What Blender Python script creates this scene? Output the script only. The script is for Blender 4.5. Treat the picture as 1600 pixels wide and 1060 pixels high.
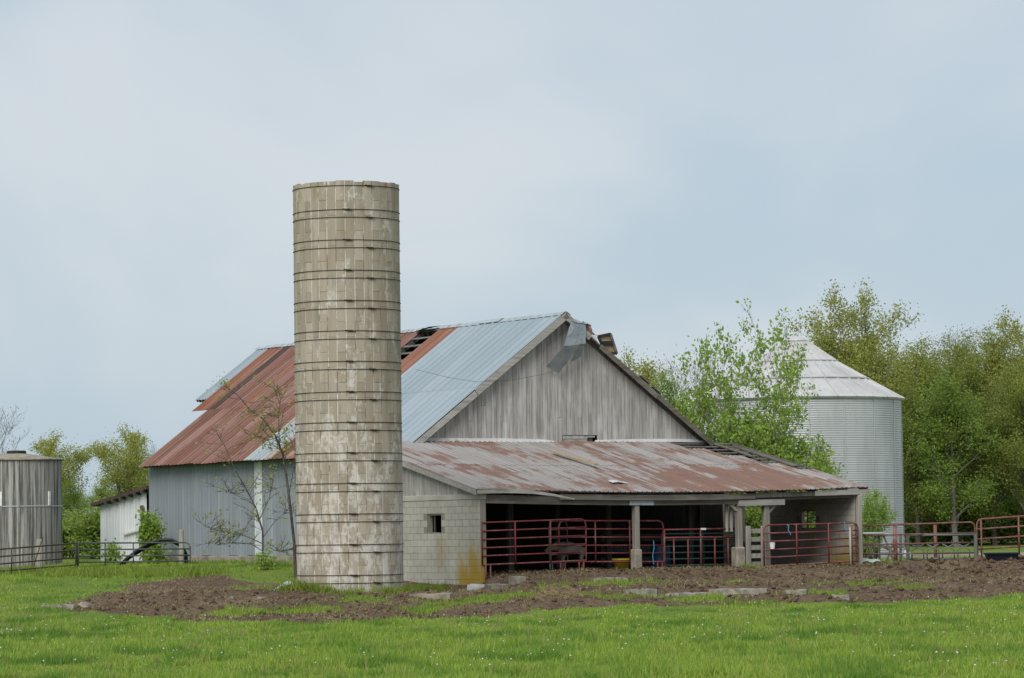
import bpy, math, random
import numpy as np
from mathutils import Matrix, Vector
R = math.radians
for o in list(bpy.data.objects): bpy.data.objects.remove(o)
scn = bpy.context.scene
COL = scn.collection
rnd = random.Random(7)

# ---------------------------------------------------------------- camera
F, PITCH, ROLL, HC = 5460.0, R(3.2), R(0.78), 1.46      # focal length in px of a 1600 px wide picture
cp, sp, cr, sr = math.cos(PITCH), math.sin(PITCH), math.cos(ROLL), math.sin(ROLL)
FWD = Vector((0, cp, sp)); UP0 = Vector((0, -sp, cp)); RT0 = Vector((1, 0, 0))
RT = RT0 * cr - UP0 * sr; UP = RT0 * sr + UP0 * cr
CAM = Vector((0, 0, HC))
cd = bpy.data.cameras.new('camera'); cam = bpy.data.objects.new('camera', cd); COL.objects.link(cam)
cd.sensor_width = 36; cd.lens = 36 * F / 1600; cd.clip_start = 1; cd.clip_end = 3000
m = Matrix.Identity(4)
for i in range(3):
    m[i][0], m[i][1], m[i][2], m[i][3] = RT[i], UP[i], -FWD[i], CAM[i]
cam.matrix_world = m
scn.camera = cam

# ---------------------------------------------------------------- world, sun, exposure
wd = bpy.data.worlds.new('World'); scn.world = wd; wd.use_nodes = True
nt = wd.node_tree; nt.nodes.clear()
SUN_EL, SUN_AZ = R(44), R(-158)          # azimuth from +Y, clockwise positive: from behind the camera, to the left
def wn(t, **k):
    n = nt.nodes.new(t)
    for a, b in k.items(): setattr(n, a, b)
    return n
sky = wn('ShaderNodeTexSky', sky_type='NISHITA', sun_disc=False, sun_elevation=SUN_EL, sun_rotation=SUN_AZ)
tc = wn('ShaderNodeTexCoord')
mp = wn('ShaderNodeMapping'); mp.inputs['Scale'].default_value = (6.0, 6.0, 9.0); mp.inputs['Location'].default_value = (1.2, 5.6, 3.1)
nt.links.new(tc.outputs['Generated'], mp.inputs['Vector'])
n1 = wn('ShaderNodeTexNoise'); n1.inputs['Scale'].default_value = 1.0; n1.inputs['Detail'].default_value = 4; n1.inputs['Roughness'].default_value = .45; n1.inputs['Distortion'].default_value = .4
nt.links.new(mp.outputs[0], n1.inputs['Vector'])
rp = wn('ShaderNodeValToRGB'); rp.color_ramp.interpolation = 'EASE'
rp.color_ramp.elements[0].position = .36; rp.color_ramp.elements[1].position = .66
nt.links.new(n1.outputs['Fac'], rp.inputs['Fac'])
cm = wn('ShaderNodeMix', data_type='RGBA'); cm.inputs['A'].default_value = (4.9, 6.0, 6.95, 1); cm.inputs['B'].default_value = (6.65, 7.15, 7.6, 1)
nt.links.new(rp.outputs['Color'], cm.inputs['Factor'])
mx = wn('ShaderNodeMix', data_type='RGBA'); mx.inputs['Factor'].default_value = .9
nt.links.new(sky.outputs[0], mx.inputs['A']); nt.links.new(cm.outputs['Result'], mx.inputs['B'])
bg = wn('ShaderNodeBackground'); bg.inputs['Strength'].default_value = .054
nt.links.new(mx.outputs['Result'], bg.inputs['Color'])
wo = wn('ShaderNodeOutputWorld'); nt.links.new(bg.outputs[0], wo.inputs['Surface'])
sl = bpy.data.lights.new('sun', 'SUN'); sl.energy = 1.5; sl.angle = R(40); sl.color = (1, .97, .92)
so = bpy.data.objects.new('sun', sl); COL.objects.link(so)
sd = Vector((math.sin(SUN_AZ) * math.cos(SUN_EL), math.cos(SUN_AZ) * math.cos(SUN_EL), math.sin(SUN_EL)))
so.rotation_euler = sd.to_track_quat('Z', 'Y').to_euler(); so.location = (0, 0, 60)
scn.view_settings.view_transform = 'Standard'; scn.view_settings.look = 'None'
scn.view_settings.exposure = 0.90; scn.view_settings.gamma = 1; scn.view_settings.use_curve_mapping = False

# ---------------------------------------------------------------- frames of reference
YAW = R(30.9); A0 = Vector((-.97, 98.85, 0))            # shed's front left corner; local x along the gable, local y along the ridge
VX, VY = math.cos(YAW), math.sin(YAW)
def l2w(t, s, z=0.): return Vector((A0.x + VX * t - VY * s, A0.y + VY * t + VX * s, z))
def w2l(x, y): dx, dy = x - A0.x, y - A0.y; return VX * dx + VY * dy, -VY * dx + VX * dy
def ray(px, py):
    a2, b2 = (px - 800) / F, (530 - py) / F
    return FWD + RT * a2 + UP * b2
def at_y(px, py, Y):
    d = ray(px, py); k = Y / d.y; return CAM + d * k
def at_s(px, py, s):
    d = ray(px, py); dt, ds = -VY * d.x + VX * d.y, 0; c = w2l(CAM.x, CAM.y); k = (s - c[1]) / (-VY * d.x + VX * d.y)
    p = CAM + d * k; t, _ = w2l(p.x, p.y); return t, p.z
def at_t(px, py, t):
    d = ray(px, py); c = w2l(CAM.x, CAM.y); k = (t - c[0]) / (VX * d.x + VY * d.y)
    p = CAM + d * k; _, s = w2l(p.x, p.y); return s, p.z

# ---------------------------------------------------------------- noise and terrain
_rs = np.random.RandomState(3); _LAT = _rs.rand(256, 256)
def vnoise(x, y):
    x = np.asarray(x, float); y = np.asarray(y, float)
    xi, yi = np.floor(x).astype(int), np.floor(y).astype(int); fx, fy = x - xi, y - yi
    fx = fx * fx * (3 - 2 * fx); fy = fy * fy * (3 - 2 * fy)
    g = lambda i, j: _LAT[i % 256, j % 256]
    return (g(xi, yi) * (1 - fx) + g(xi + 1, yi) * fx) * (1 - fy) + (g(xi, yi + 1) * (1 - fx) + g(xi + 1, yi + 1) * fx) * fy
def fbm(x, y, o=4):
    s, a, t = 0, 1., 0
    for i in range(o): s = s + a * vnoise(x * 2 ** i + 17 * i, y * 2 ** i + 5 * i); t += a; a *= .5
    return s / t
def sst(a, b, x):
    k = np.clip((np.asarray(x, float) - a) / (b - a), 0, 1); return k * k * (3 - 2 * k)
def gz(X, Y):
    X = np.asarray(X, float); Y = np.asarray(Y, float)
    t, s = w2l(X, Y)
    lot = .40 * sst(-4.5, -.5, s)
    left = (.62 - .3 * sst(0, 7, -t)) * sst(3, 13, s)
    thr = 2.2 * sst(6, 8, s)
    w = sst(-.35, .35, t - thr)
    h = lot * w + left * (1 - w)
    h = h - .42 * sst(91, 76, Y) + .45 * sst(140, 200, Y)
    b = np.exp(-((s + 1.6) / 1.0) ** 2) * sst(12.5, 15, t) * sst(34, 26, t)
    h = h + b * (.0 + .24 * fbm(X * .9, Y * .9 + 9, 3))
    h = h - .19 * np.exp(-((t + 3.0) / 4.5) ** 4 - ((s + 1.0) / 5.5) ** 4)
    h = h + .10 * (fbm(X * .12, Y * .12, 2) - .5) * sst(4, -4, s)
    return h
def gh(x, y): return float(gz(x, y))
def ground(px, py):
    d = ray(px, py); lo, hi = 20., 900.
    for _ in range(60):
        mid = .5 * (lo + hi); p = CAM + d * (mid / d.y)
        if p.z > gh(p.x, p.y): lo = mid
        else: hi = mid
    p = CAM + d * (lo / d.y); p.z = gh(p.x, p.y); return p

# ---------------------------------------------------------------- object helpers
def tag(o, label=None, cat=None, group=None, kind=None):
    if label: o['label'] = label
    if cat: o['category'] = cat
    if group: o['group'] = group
    if kind: o['kind'] = kind
    return o
def empty(name, loc=(0, 0, 0), rz=0., label=None, cat=None, group=None):
    o = bpy.data.objects.new(name, None); COL.objects.link(o); o.location = loc; o.rotation_euler = (0, 0, rz)
    o.empty_display_size = .2
    return tag(o, label, cat, group)
def link(name, me, parent=None, loc=None, rot=None):
    o = bpy.data.objects.new(name, me); COL.objects.link(o); o.parent = parent
    if loc is not None: o.location = loc
    if rot is not None: o.rotation_euler = rot
    return o
class MB:
    def __init__(s): s.v, s.f = [], []
    def add(s, vs, fs):
        b = len(s.v); s.v += [tuple(p) for p in vs]; s.f += [tuple(b + i for i in f) for f in fs]; return s
    def hexa(s, p):   # 8 points: bottom ring 0-3, top ring 4-7
        return s.add(p, [(3, 2, 1, 0), (4, 5, 6, 7), (0, 1, 5, 4), (1, 2, 6, 5), (2, 3, 7, 6), (3, 0, 4, 7)])
    def box(s, x0, x1, y0, y1, z0, z1):
        return s.hexa([(x0, y0, z0), (x1, y0, z0), (x1, y1, z0), (x0, y1, z0), (x0, y0, z1), (x1, y0, z1), (x1, y1, z1), (x0, y1, z1)])
    def bbox(s, x0, x1, y0, y1, z0, z1, b=.008):
        lo, hi = (x0, y0, z0), (x1, y1, z1); vs, idx = [], {}
        for cx in (0, 1):
            for cy in (0, 1):
                for cz in (0, 1):
                    c = (cx, cy, cz)
                    for ax in range(3):
                        p = []
                        for k in range(3):
                            e = hi[k] if c[k] else lo[k]
                            p.append(e if k == ax else e + (-b if c[k] else b))
                        idx[c + (ax,)] = len(vs); vs.append(p)
        fs = []
        for ax in range(3):
            u, w = [k for k in range(3) if k != ax]
            for sgn in (0, 1):
                q = []
                for (i, j) in ((0, 0), (1, 0), (1, 1), (0, 1)):
                    c = [0, 0, 0]; c[ax] = sgn; c[u] = i; c[w] = j; q.append(idx[tuple(c) + (ax,)])
                fs.append(q)
            for i in (0, 1):
                for j in (0, 1):
                    c0 = [0, 0, 0]; c0[u] = i; c0[w] = j; c1 = list(c0); c1[ax] = 1
                    fs.append([idx[tuple(c0) + (u,)], idx[tuple(c1) + (u,)], idx[tuple(c1) + (w,)], idx[tuple(c0) + (w,)]])
        for c in [(a, b_, d) for a in (0, 1) for b_ in (0, 1) for d in (0, 1)]:
            fs.append([idx[c + (0,)], idx[c + (1,)], idx[c + (2,)]])
        return s.add(vs, fs)
    def bar(s, p, q, w, h, up=(0, 0, 1)):     # rectangular bar between two points
        p, q = Vector(p), Vector(q); d = (q - p).normalized(); sx = d.cross(Vector(up))
        if sx.length < 1e-4: sx = Vector((1, 0, 0))
        sx.normalize(); u = sx.cross(d).normalized(); a, b = sx * w / 2, u * h / 2
        return s.hexa([p - a - b, p + a - b, q + a - b, q - a - b, p - a + b, p + a + b, q + a + b, q - a + b])
    def tube(s, pts, r, n=8, cap=True):
        pts = [Vector(p) for p in pts]; rs = r if isinstance(r, (list, tuple)) else [r] * len(pts)
        b = len(s.v); prev = None
        for i, p in enumerate(pts):
            d = (pts[min(i + 1, len(pts) - 1)] - pts[max(i - 1, 0)])
            d = d.normalized() if d.length > 1e-9 else Vector((0, 0, 1))
            ref = prev if prev is not None else (Vector((0, 0, 1)) if abs(d.z) < .9 else Vector((1, 0, 0)))
            a = ref - d * ref.dot(d)
            if a.length < 1e-6: a = Vector((1, 0, 0)) - d * d.x
            a.normalize(); prev = a; c = d.cross(a)
            for k in range(n):
                th = 2 * math.pi * k / n; s.v.append(tuple(p + (a * math.cos(th) + c * math.sin(th)) * rs[i]))
        for i in range(len(pts) - 1):
            for k in range(n):
                k2 = (k + 1) % n; s.f.append((b + i * n + k, b + i * n + k2, b + (i + 1) * n + k2, b + (i + 1) * n + k))
        if cap:
            s.f.append(tuple(b + k for k in reversed(range(n)))); s.f.append(tuple(b + (len(pts) - 1) * n + k for k in range(n)))
        return s
    def mesh(s, name, mat, smooth=False):
        me = bpy.data.meshes.new(name); me.from_pydata(s.v, [], s.f); me.materials.append(mat)
        if smooth: me.polygons.foreach_set('use_smooth', [True] * len(me.polygons))
        me.update(); return me
    def build(s, name, mat, parent=None, smooth=False, loc=None, rot=None):
        return link(name, s.mesh(name, mat, smooth), parent, loc, rot)
def npmesh(name, V, Fc, mat, k):       # fast mesh of k-gons from numpy arrays
    me = bpy.data.meshes.new(name); V = np.asarray(V, np.float32); Fc = np.asarray(Fc, np.int32)
    me.vertices.add(len(V)); me.vertices.foreach_set('co', V.ravel())
    me.loops.add(Fc.size); me.loops.foreach_set('vertex_index', Fc.ravel())
    me.polygons.add(len(Fc)); me.polygons.foreach_set('loop_start', np.arange(0, Fc.size, k, dtype=np.int32))
    me.polygons.foreach_set('loop_total', np.full(len(Fc), k, np.int32))
    me.materials.append(mat); me.update(calc_edges=True); me.validate(); return me

# ---------------------------------------------------------------- material helpers
class NT:
    def __init__(s, name):
        s.m = bpy.data.materials.new(name); s.m.use_nodes = True; s.t = s.m.node_tree; s.t.nodes.clear()
        s.out = s.n('ShaderNodeOutputMaterial')
    def n(s, t, **k):
        x = s.t.nodes.new(t)
        for a, b in k.items(): setattr(x, a, b)
        return x
    def put(s, sock, v):
        if isinstance(v, bpy.types.NodeSocket): s.t.links.new(v, sock)
        elif v is not None:
            if isinstance(v, (tuple, list)) and sock.type == 'RGBA' and len(v) == 3: v = (*v, 1)
            sock.default_value = v
    def pos(s): return s.n('ShaderNodeNewGeometry').outputs['Position']
    def local(s):      # barn frame from world position
        x = s.n('ShaderNodeMapping', vector_type='TEXTURE'); x.inputs['Location'].default_value = A0; x.inputs['Rotation'].default_value = (0, 0, YAW)
        s.put(x.inputs['Vector'], s.pos()); return x.outputs[0]
    def objc(s): return s.n('ShaderNodeTexCoord').outputs['Object']
    def rand(s): return s.n('ShaderNodeObjectInfo').outputs['Random']
    def island(s): return s.n('ShaderNodeNewGeometry').outputs['Random Per Island']
    def scale(s, v, sc, loc=(0, 0, 0)):
        x = s.n('ShaderNodeMapping'); x.inputs['Scale'].default_value = sc; x.inputs['Location'].default_value = loc
        s.put(x.inputs['Vector'], v); return x.outputs[0]
    def noise(s, v, sc=1., det=4, ro=.55, dist=0.):
        x = s.n('ShaderNodeTexNoise'); s.put(x.inputs['Vector'], v); x.inputs['Scale'].default_value = sc
        x.inputs['Detail'].default_value = det; x.inputs['Roughness'].default_value = ro; x.inputs['Distortion'].default_value = dist
        return x.outputs['Fac']
    def math(s, op, a, b=0., c=0., clamp=False):
        x = s.n('ShaderNodeMath', operation=op, use_clamp=clamp); s.put(x.inputs[0], a); s.put(x.inputs[1], b); s.put(x.inputs[2], c); return x.outputs[0]
    def ramp(s, f, lo, hi):
        x = s.n('ShaderNodeMapRange', interpolation_type='SMOOTHSTEP'); s.put(x.inputs['Value'], f)
        x.inputs['From Min'].default_value = lo; x.inputs['From Max'].default_value = hi; return x.outputs[0]
    def mix(s, f, a, b, mode='MIX'):
        x = s.n('ShaderNodeMix', data_type='RGBA', blend_type=mode); s.put(x.inputs['Factor'], f); s.put(x.inputs['A'], a); s.put(x.inputs['B'], b)
        return x.outputs['Result']
    def sep(s, v): x = s.n('ShaderNodeSeparateXYZ'); s.put(x.inputs[0], v); return x.outputs
    def comb(s, a, b, c): x = s.n('ShaderNodeCombineXYZ'); s.put(x.inputs[0], a); s.put(x.inputs[1], b); s.put(x.inputs[2], c); return x.outputs[0]
    def bump(s, h, st=.4, d=.01):
        x = s.n('ShaderNodeBump'); x.inputs['Strength'].default_value = st; x.inputs['Distance'].default_value = d; s.put(x.inputs['Height'], h); return x.outputs[0]
    def end(s, col, rough=.8, metal=0., nrm=None, spec=.3, transl=None):
        b = s.n('ShaderNodeBsdfPrincipled'); s.put(b.inputs['Base Color'], col); s.put(b.inputs['Roughness'], rough); s.put(b.inputs['Metallic'], metal)
        b.inputs['Specular IOR Level'].default_value = spec
        if nrm is not None: s.put(b.inputs['Normal'], nrm)
        sh = b.outputs[0]
        if transl:
            tr = s.n('ShaderNodeBsdfTranslucent'); s.put(tr.inputs[0], col); mm = s.n('ShaderNodeMixShader'); mm.inputs[0].default_value = transl
            s.t.links.new(sh, mm.inputs[1]); s.t.links.new(tr.outputs[0], mm.inputs[2]); sh = mm.outputs[0]
        s.t.links.new(sh, s.out.inputs['Surface']); return s.m

def streaky(name, cols, vec_scale, patch=.35, rough=.55, metal=0., local=True, rib=None, dirt=None, spec=.4):
    """sheet metal: long streaks + patches between two or three colours; cols = base, second, third"""
    k = NT(name); v = k.local() if local else k.pos()
    st = k.noise(k.scale(v, vec_scale), 1., 5, .6)
    pa = k.noise(v, patch, 4, .6)
    f = k.ramp(k.math('ADD', k.math('MULTIPLY', st, .6), k.math('MULTIPLY', pa, .4)), .40, .60)
    c = k.mix(f, cols[0], cols[1])
    if len(cols) > 2:
        st2 = k.noise(k.scale(v, [q * 1.7 for q in vec_scale], (5, 3, 1)), 1., 6, .65)
        c = k.mix(k.ramp(st2, .56, .68), c, cols[2])
    r = k.rand(); c = k.mix(k.math('MULTIPLY', r, .28), c, tuple(q * .55 for q in cols[0]))
    fine = k.noise(v, 14., 3, .6)
    c = k.mix(.22, c, k.mix(fine, (.25, .25, .25), (1, 1, 1)), 'MULTIPLY')
    return k.end(c, k.math('ADD', rough, k.math('MULTIPLY', st, .15)), metal, k.bump(fine, .15, .004), spec)

def wood(name, c0, c1, c2, along='z', local=True, sc=1.):
    k = NT(name); v = k.local() if local else k.pos()
    s_ = {'z': (14, 14, .7), 'x': (.7, 14, 14), 'y': (14, .7, 14)}[along]
    r = k.rand(); off = k.math('MULTIPLY', r, 37.)
    sx = k.sep(v); v2 = k.comb(k.math('ADD', sx[0], off), k.math('ADD', sx[1], off), sx[2])
    g = k.noise(k.scale(v2, tuple(q * sc for q in s_)), 1., 6, .65, .3)
    g2 = k.noise(v2, 1.3, 3, .5)
    c = k.mix(k.ramp(g, .36, .64), c0, c1); c = k.mix(k.math('MULTIPLY', k.ramp(g2, .45, .75), .6), c, c2)
    c = k.mix(k.math('MULTIPLY', r, .38), c, tuple(q * .7 for q in c0))
    return k.end(c, .9, 0, k.bump(g, .5, .006), .15)

def paint(name, c, rust=(.16, .07, .04), amt=.5, rough=.5, sc=5., local=False):
    k = NT(name); v = k.pos(); n = k.noise(v, sc, 5, .65); n2 = k.noise(v, 28., 3, .6)
    f = k.ramp(n, .62 - .22 * amt, .80 - .2 * amt)
    col = k.mix(f, c, rust); col = k.mix(.25, col, k.mix(n2, (.3, .3, .3), (1, 1, 1)), 'MULTIPLY')
    return k.end(col, rough, 0, None, .35)

def plain(name, c, rough=.7, var=.35, sc=6., spec=.3, bump=0.):
    k = NT(name); v = k.pos(); n = k.noise(v, sc, 5, .65)
    col = k.mix(k.ramp(n, .3, .7), tuple(q * (1 - var) for q in c), tuple(min(1, q * (1 + var * .5)) for q in c))
    return k.end(col, rough, 0, k.bump(n, bump, .02) if bump else None, spec)

MT = {}
MT['roof_blue'] = streaky('blue_grey_sheet', [(.32, .385, .425), (.37, .43, .47)], (.25, 3.0, .25), rough=.45)
MT['roof_red'] = streaky('rust_red_sheet', [(.20, .088, .062), (.265, .14, .105), (.38, .28, .245)], (.22, 5.5, .22), rough=.7)
MT['roof_rust'] = streaky('rust_orange_sheet', [(.27, .10, .055), (.33, .17, .12), (.44, .36, .33)], (.22, 5.5, .22), rough=.7)
MT['roof_pink'] = streaky('rust_pink_sheet', [(.26, .125, .10), (.34, .21, .18), (.22, .085, .062)], (.22, 5.5, .22), rough=.7)
MT['roof_pale'] = streaky('weathered_pale_sheet', [(.42, .40, .36), (.40, .44, .47), (.33, .19, .10)], (.22, 5., .22), rough=.6)
MT['roof_dark'] = streaky('bare_roof_felt', [(.085, .055, .05), (.12, .08, .07)], (.4, 5.5, .4), rough=.9)
MT['wall_blue'] = streaky('blue_grey_wall_sheet', [(.25, .28, .31), (.29, .32, .35), (.38, .41, .43)], (2.2, 2.2, .12), rough=.6)
MT['wall_white'] = streaky('white_wall_sheet', [(.78, .79, .80), (.70, .72, .73)], (2.2, 2.2, .12), rough=.55)
MT['white_strip'] = streaky('pale_strip', [(.72, .75, .77), (.58, .62, .65)], (3, 3, .2), rough=.5)
MT['galv'] = streaky('galvanised', [(.40, .45, .48), (.50, .55, .575), (.30, .345, .37)], (2., 2., 2.), rough=.45, metal=.1)
MT['torn'] = streaky('torn_galvanised', [(.27, .31, .335), (.36, .40, .42), (.20, .22, .235)], (2., 2., 2.), rough=.4, metal=.3)
MT['flash'] = streaky('white_flashing', [(.68, .68, .68), (.55, .54, .53), (.36, .22, .15)], (1.5, 1.5, 4.), rough=.5)
MT['board'] = wood('weathered_gable_board', (.27, .25, .23), (.50, .475, .45), (.60, .575, .55))
MT['board_dk'] = wood('dark_board', (.075, .068, .06), (.13, .12, .11), (.16, .15, .14))
MT['board_shade'] = wood('shade_black_board', (.018, .016, .014), (.032, .028, .025), (.04, .036, .032))  # near-black colour paints in the shade of the barn interior
MT['trim'] = wood('trim_board', (.28, .26, .235), (.44, .415, .38), (.5, .475, .44), 'x')
MT['beam'] = wood('beam_wood', (.11, .095, .08), (.20, .18, .155), (.27, .25, .22), 'x')
MT['post'] = wood('post_wood', (.22, .20, .165), (.37, .345, .30), (.44, .42, .37))
MT['lath'] = wood('roof_lath', (.10, .09, .08), (.22, .20, .18), (.3, .28, .26), 'y')
MT['crate'] = wood('pale_crate_wood', (.30, .21, .12), (.45, .36, .24), (.5, .42, .3), 'x')
MT['pale_post'] = wood('pale_post', (.33, .31, .26), (.46, .44, .38), (.5, .48, .42), local=False)
MT['red_pipe'] = paint('red_pipe_paint', (.19, .035, .036), (.20, .12, .10), .6)
MT['rust_pipe'] = paint('rusty_pipe', (.20, .07, .05), (.24, .16, .13), .8)
MT['brown_pipe'] = paint('brown_pipe', (.075, .05, .04), (.13, .08, .06), .7)
MT['green_pipe'] = paint('green_grey_pipe', (.055, .075, .06), (.12, .09, .07), .5)
MT['green_gate'] = paint('green_gate_paint', (.03, .11, .085), (.06, .07, .06), .5)
MT['grey_pipe'] = paint('grey_pipe', (.13, .145, .135), (.2, .15, .12), .5)
MT['hose'] = plain('black_hose', (.012, .013, .017), .45, .2)
MT['blue_twine'] = plain('blue_twine', (.07, .30, .48), .7, .2)
MT['blue_tub'] = plain('blue_plastic', (.015, .045, .10), .5, .2)
MT['dark_tub'] = plain('navy_plastic', (.012, .014, .03), .4, .2)
MT['yellow'] = plain('yellow_plastic', (.50, .36, .02), .45, .3)
MT['white'] = plain('white_plastic', (.72, .72, .70), .5, .15)
MT['concrete'] = plain('rough_concrete', (.30, .265, .21), .9, .4, 3., .2, .5)
MT['pale_stone'] = plain('pale_stone', (.29, .265, .22), .9, .5, 5., .2, .6)
MT['iron'] = plain('dark_iron', (.035, .028, .024), .7, .3)
MT['straw'] = plain('straw', (.17, .115, .065), .95, .5, 9., .1, .3)
MT['hide'] = plain('cream_hide', (.22, .2, .175), .9, .25, 4., .1)
MT['tyre'] = plain('tyre_rubber', (.02, .02, .02), .8, .2)
MT['car_paint'] = plain('silver_paint', (.45, .47, .49), .3, .1, 2., .5)
MT['glass'] = plain('dark_glass', (.03, .04, .045), .1, .1, 2., .6)
MT['green_sheet'] = plain('pale_green_sheet', (.42, .52, .42), .6, .2)
MT['bark'] = wood('bark', (.06, .05, .042), (.13, .115, .10), (.18, .165, .15), local=False)
MT['bark_pale'] = wood('pale_bark', (.13, .12, .105), (.22, .205, .19), (.3, .29, .27), local=False)

def stave_mat():
    k = NT('concrete_stave'); v = k.pos(); r = k.rand()
    c = k.mix(k.ramp(r, 0, 1), (.335, .285, .22), (.425, .37, .295))
    n = k.noise(k.scale(v, (5, 5, .5)), 1., 5, .65); c = k.mix(k.ramp(n, .45, .75), c, (.29, .235, .165))
    z = k.sep(v)[2]; low = k.ramp(z, 7.5, .5)
    e = k.noise(k.scale(v, (3., 3., 1.1)), 1., 6, .7, .4); e2 = k.noise(v, 9., 4, .7)
    thr = k.math('ADD', k.math('MULTIPLY', e, .7), k.math('MULTIPLY', e2, .3)); thr = k.math('ADD', thr, k.math('MULTIPLY', low, .085))
    c = k.mix(k.math('MULTIPLY', k.ramp(thr, .545, .64), .75), c, (.62, .585, .53))
    g = k.noise(k.scale(v, (2.6, 2.6, .7), (9, 2, 4)), 1., 5, .65); c = k.mix(k.math('MULTIPLY', k.ramp(g, .53, .72), .55), c, (.19, .18, .16))
    ye = k.math('MULTIPLY', k.ramp(z, 10.1, 10.8), k.ramp(k.noise(k.scale(v, (3, 3, .6), (2, 8, 0)), 1., 3, .5), .56, .66)); c = k.mix(k.math('MULTIPLY', ye, .8), c, (.24, .16, .045))
    return k.end(c, .92, 0, k.bump(e2, .5, .01), .15)
MT['stave'] = stave_mat()
def mortar_mat():
    k = NT('silo_joint_mortar'); v = k.pos(); n = k.noise(k.scale(v, (4, 4, 1.6)), 1., 4, .6)
    return k.end(k.mix(k.ramp(n, .40, .54), (.16, .14, .115), (.80, .77, .72)), .95, 0, None, .1)
MT['mortar'] = mortar_mat()
def block_mat(mortar=False):
    k = NT('block_mortar' if mortar else 'painted_block'); v = k.local(); x = k.sep(v)
    n = k.noise(v, 1.1, 5, .6); f = k.noise(v, 22., 3, .6)
    c = k.mix(k.ramp(n, .3, .7), (.40, .375, .32), (.50, .475, .42))
    if not mortar: c = k.mix(k.math('MULTIPLY', k.rand(), .18), c, (.30, .285, .25))
    else: c = k.mix(.7, c, (.17, .15, .125))
    # yellow algae stain rising from the foot near the corner, thin runs under the window
    w = k.noise(k.scale(v, (3, 3, .8)), 1., 4, .6)
    dy = k.math('ABSOLUTE', k.math('SUBTRACT', x[1], .55)); a = k.ramp(k.math('ADD', dy, k.math('MULTIPLY', k.math('SUBTRACT', w, .5), 1.3)), 1.05, .45)
    st = k.math('MULTIPLY', a, k.ramp(k.math('ADD', x[2], k.math('MULTIPLY', k.math('SUBTRACT', w, .5), -2.0)), 1.45, .25))
    c = k.mix(k.math('MULTIPLY', st, .95), c, (.36, .235, .03))
    dy2 = k.math('ABSOLUTE', k.math('SUBTRACT', x[1], 2.2)); b = k.math('MULTIPLY', k.ramp(k.math('ADD', dy2, k.math('MULTIPLY', k.math('SUBTRACT', w, .5), 1.)), .45, .05), k.math('MULTIPLY', k.ramp(x[2], 1.6, 1.3), k.ramp(x[2], .35, .8)))
    c = k.mix(k.math('MULTIPLY', b, .4), c, (.33, .23, .08))
    c = k.mix(.2, c, k.mix(f, (.3, .3, .3), (1, 1, 1)), 'MULTIPLY')
    return k.end(c, .9, 0, k.bump(f, .35, .006), .15)
MT['block'] = block_mat(); MT['blockm'] = block_mat(True)
def shed_roof_mat():
    k = NT('patchy_rusted_roof'); v = k.local(); x = k.sep(v)
    strip = k.math('FLOOR', k.math('DIVIDE', x[0], .17)); strip2 = k.math('FLOOR', k.math('DIVIDE', k.math('ADD', x[1], k.math('MULTIPLY', strip, .37)), .9))
    vv = k.comb(k.math('MULTIPLY', strip, 1.37), k.math('MULTIPLY', x[1], .55), 3.3)
    a = k.noise(vv, 1., 4, .65); b = k.noise(v, .45, 4, .6); j = k.noise(k.comb(k.math('MULTIPLY', strip, 3.1), strip2, 0.), 1., 1, .5)
    lowf = k.ramp(x[1], 6.5, -.3); rightf = k.ramp(x[0], -2., 9.)
    s_ = k.math('ADD', k.math('ADD', k.math('MULTIPLY', a, .40), k.math('MULTIPLY', b, .45)), k.math('MULTIPLY', j, .22))
    s_ = k.math('ADD', s_, k.math('ADD', k.math('MULTIPLY', lowf, .055), k.math('MULTIPLY', rightf, .035)))
    c = k.mix(k.ramp(s_, .545, .63), (.36, .34, .325), (.23, .125, .09))
    c = k.mix(k.math('MULTIPLY', k.ramp(k.noise(k.scale(v, (9., .5, 1.)), 1., 4, .65), .48, .70), .5), c, (.26, .18, .15))
    fr_ = k.math('ABSOLUTE', k.math('SUBTRACT', k.math('FRACT', k.math('DIVIDE', x[0], .17)), .5)); c = k.mix(k.math('MULTIPLY', k.ramp(fr_, .40, .48), .45), c, (.12, .09, .08))
    c = k.mix(k.math('MULTIPLY', k.rand(), .15), c, (.2, .16, .15)); f = k.noise(v, 16., 3, .6)
    c = k.mix(.25, c, k.mix(f, (.3, .3, .3), (1, 1, 1)), 'MULTIPLY')
    return k.end(c, .65, 0, k.bump(f, .2, .004), .3)
MT['shed_roof'] = shed_roof_mat()
def tank_mat():
    k = NT('streaked_tank_wall'); v = k.objc(); x = k.sep(v)
    ang = k.math('ARCTAN2', x[1], x[0]); q = k.comb(k.math('MULTIPLY', ang, 5.5), 0., k.math('MULTIPLY', x[2], .10))
    a = k.noise(q, 2.6, 5, .75); b = k.noise(q, .7, 2, .5)
    c = k.mix(k.ramp(a, .40, .60), (.08, .073, .066), (.42, .405, .385)); c = k.mix(k.math('MULTIPLY', k.ramp(b, .4, .65), .45), c, (.17, .16, .155))
    return k.end(c, .75, 0, None, .25)
MT['tank'] = tank_mat()
def bin_mat(name, cols):
    k = NT(name); v = k.pos(); n = k.noise(k.scale(v, (1.2, 1.2, .25)), 1., 5, .65); f = k.noise(v, 7., 4, .6)
    c = k.mix(k.ramp(n, .35, .65), cols[0], cols[1]); c = k.mix(k.math('MULTIPLY', k.ramp(f, .58, .74), .45), c, cols[2])
    c = k.mix(k.math('MULTIPLY', k.rand(), .15), c, tuple(q * .6 for q in cols[0]))
    return k.end(c, .45, .2, None, .4)
MT['bin'] = bin_mat('galvanised_bin_wall', [(.45, .46, .47), (.55, .56, .57), (.36, .37, .375)])
MT['bin_roof'] = bin_mat('weathered_bin_roof', [(.50, .49, .48), (.60, .59, .58), (.36, .27, .20)])
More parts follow.
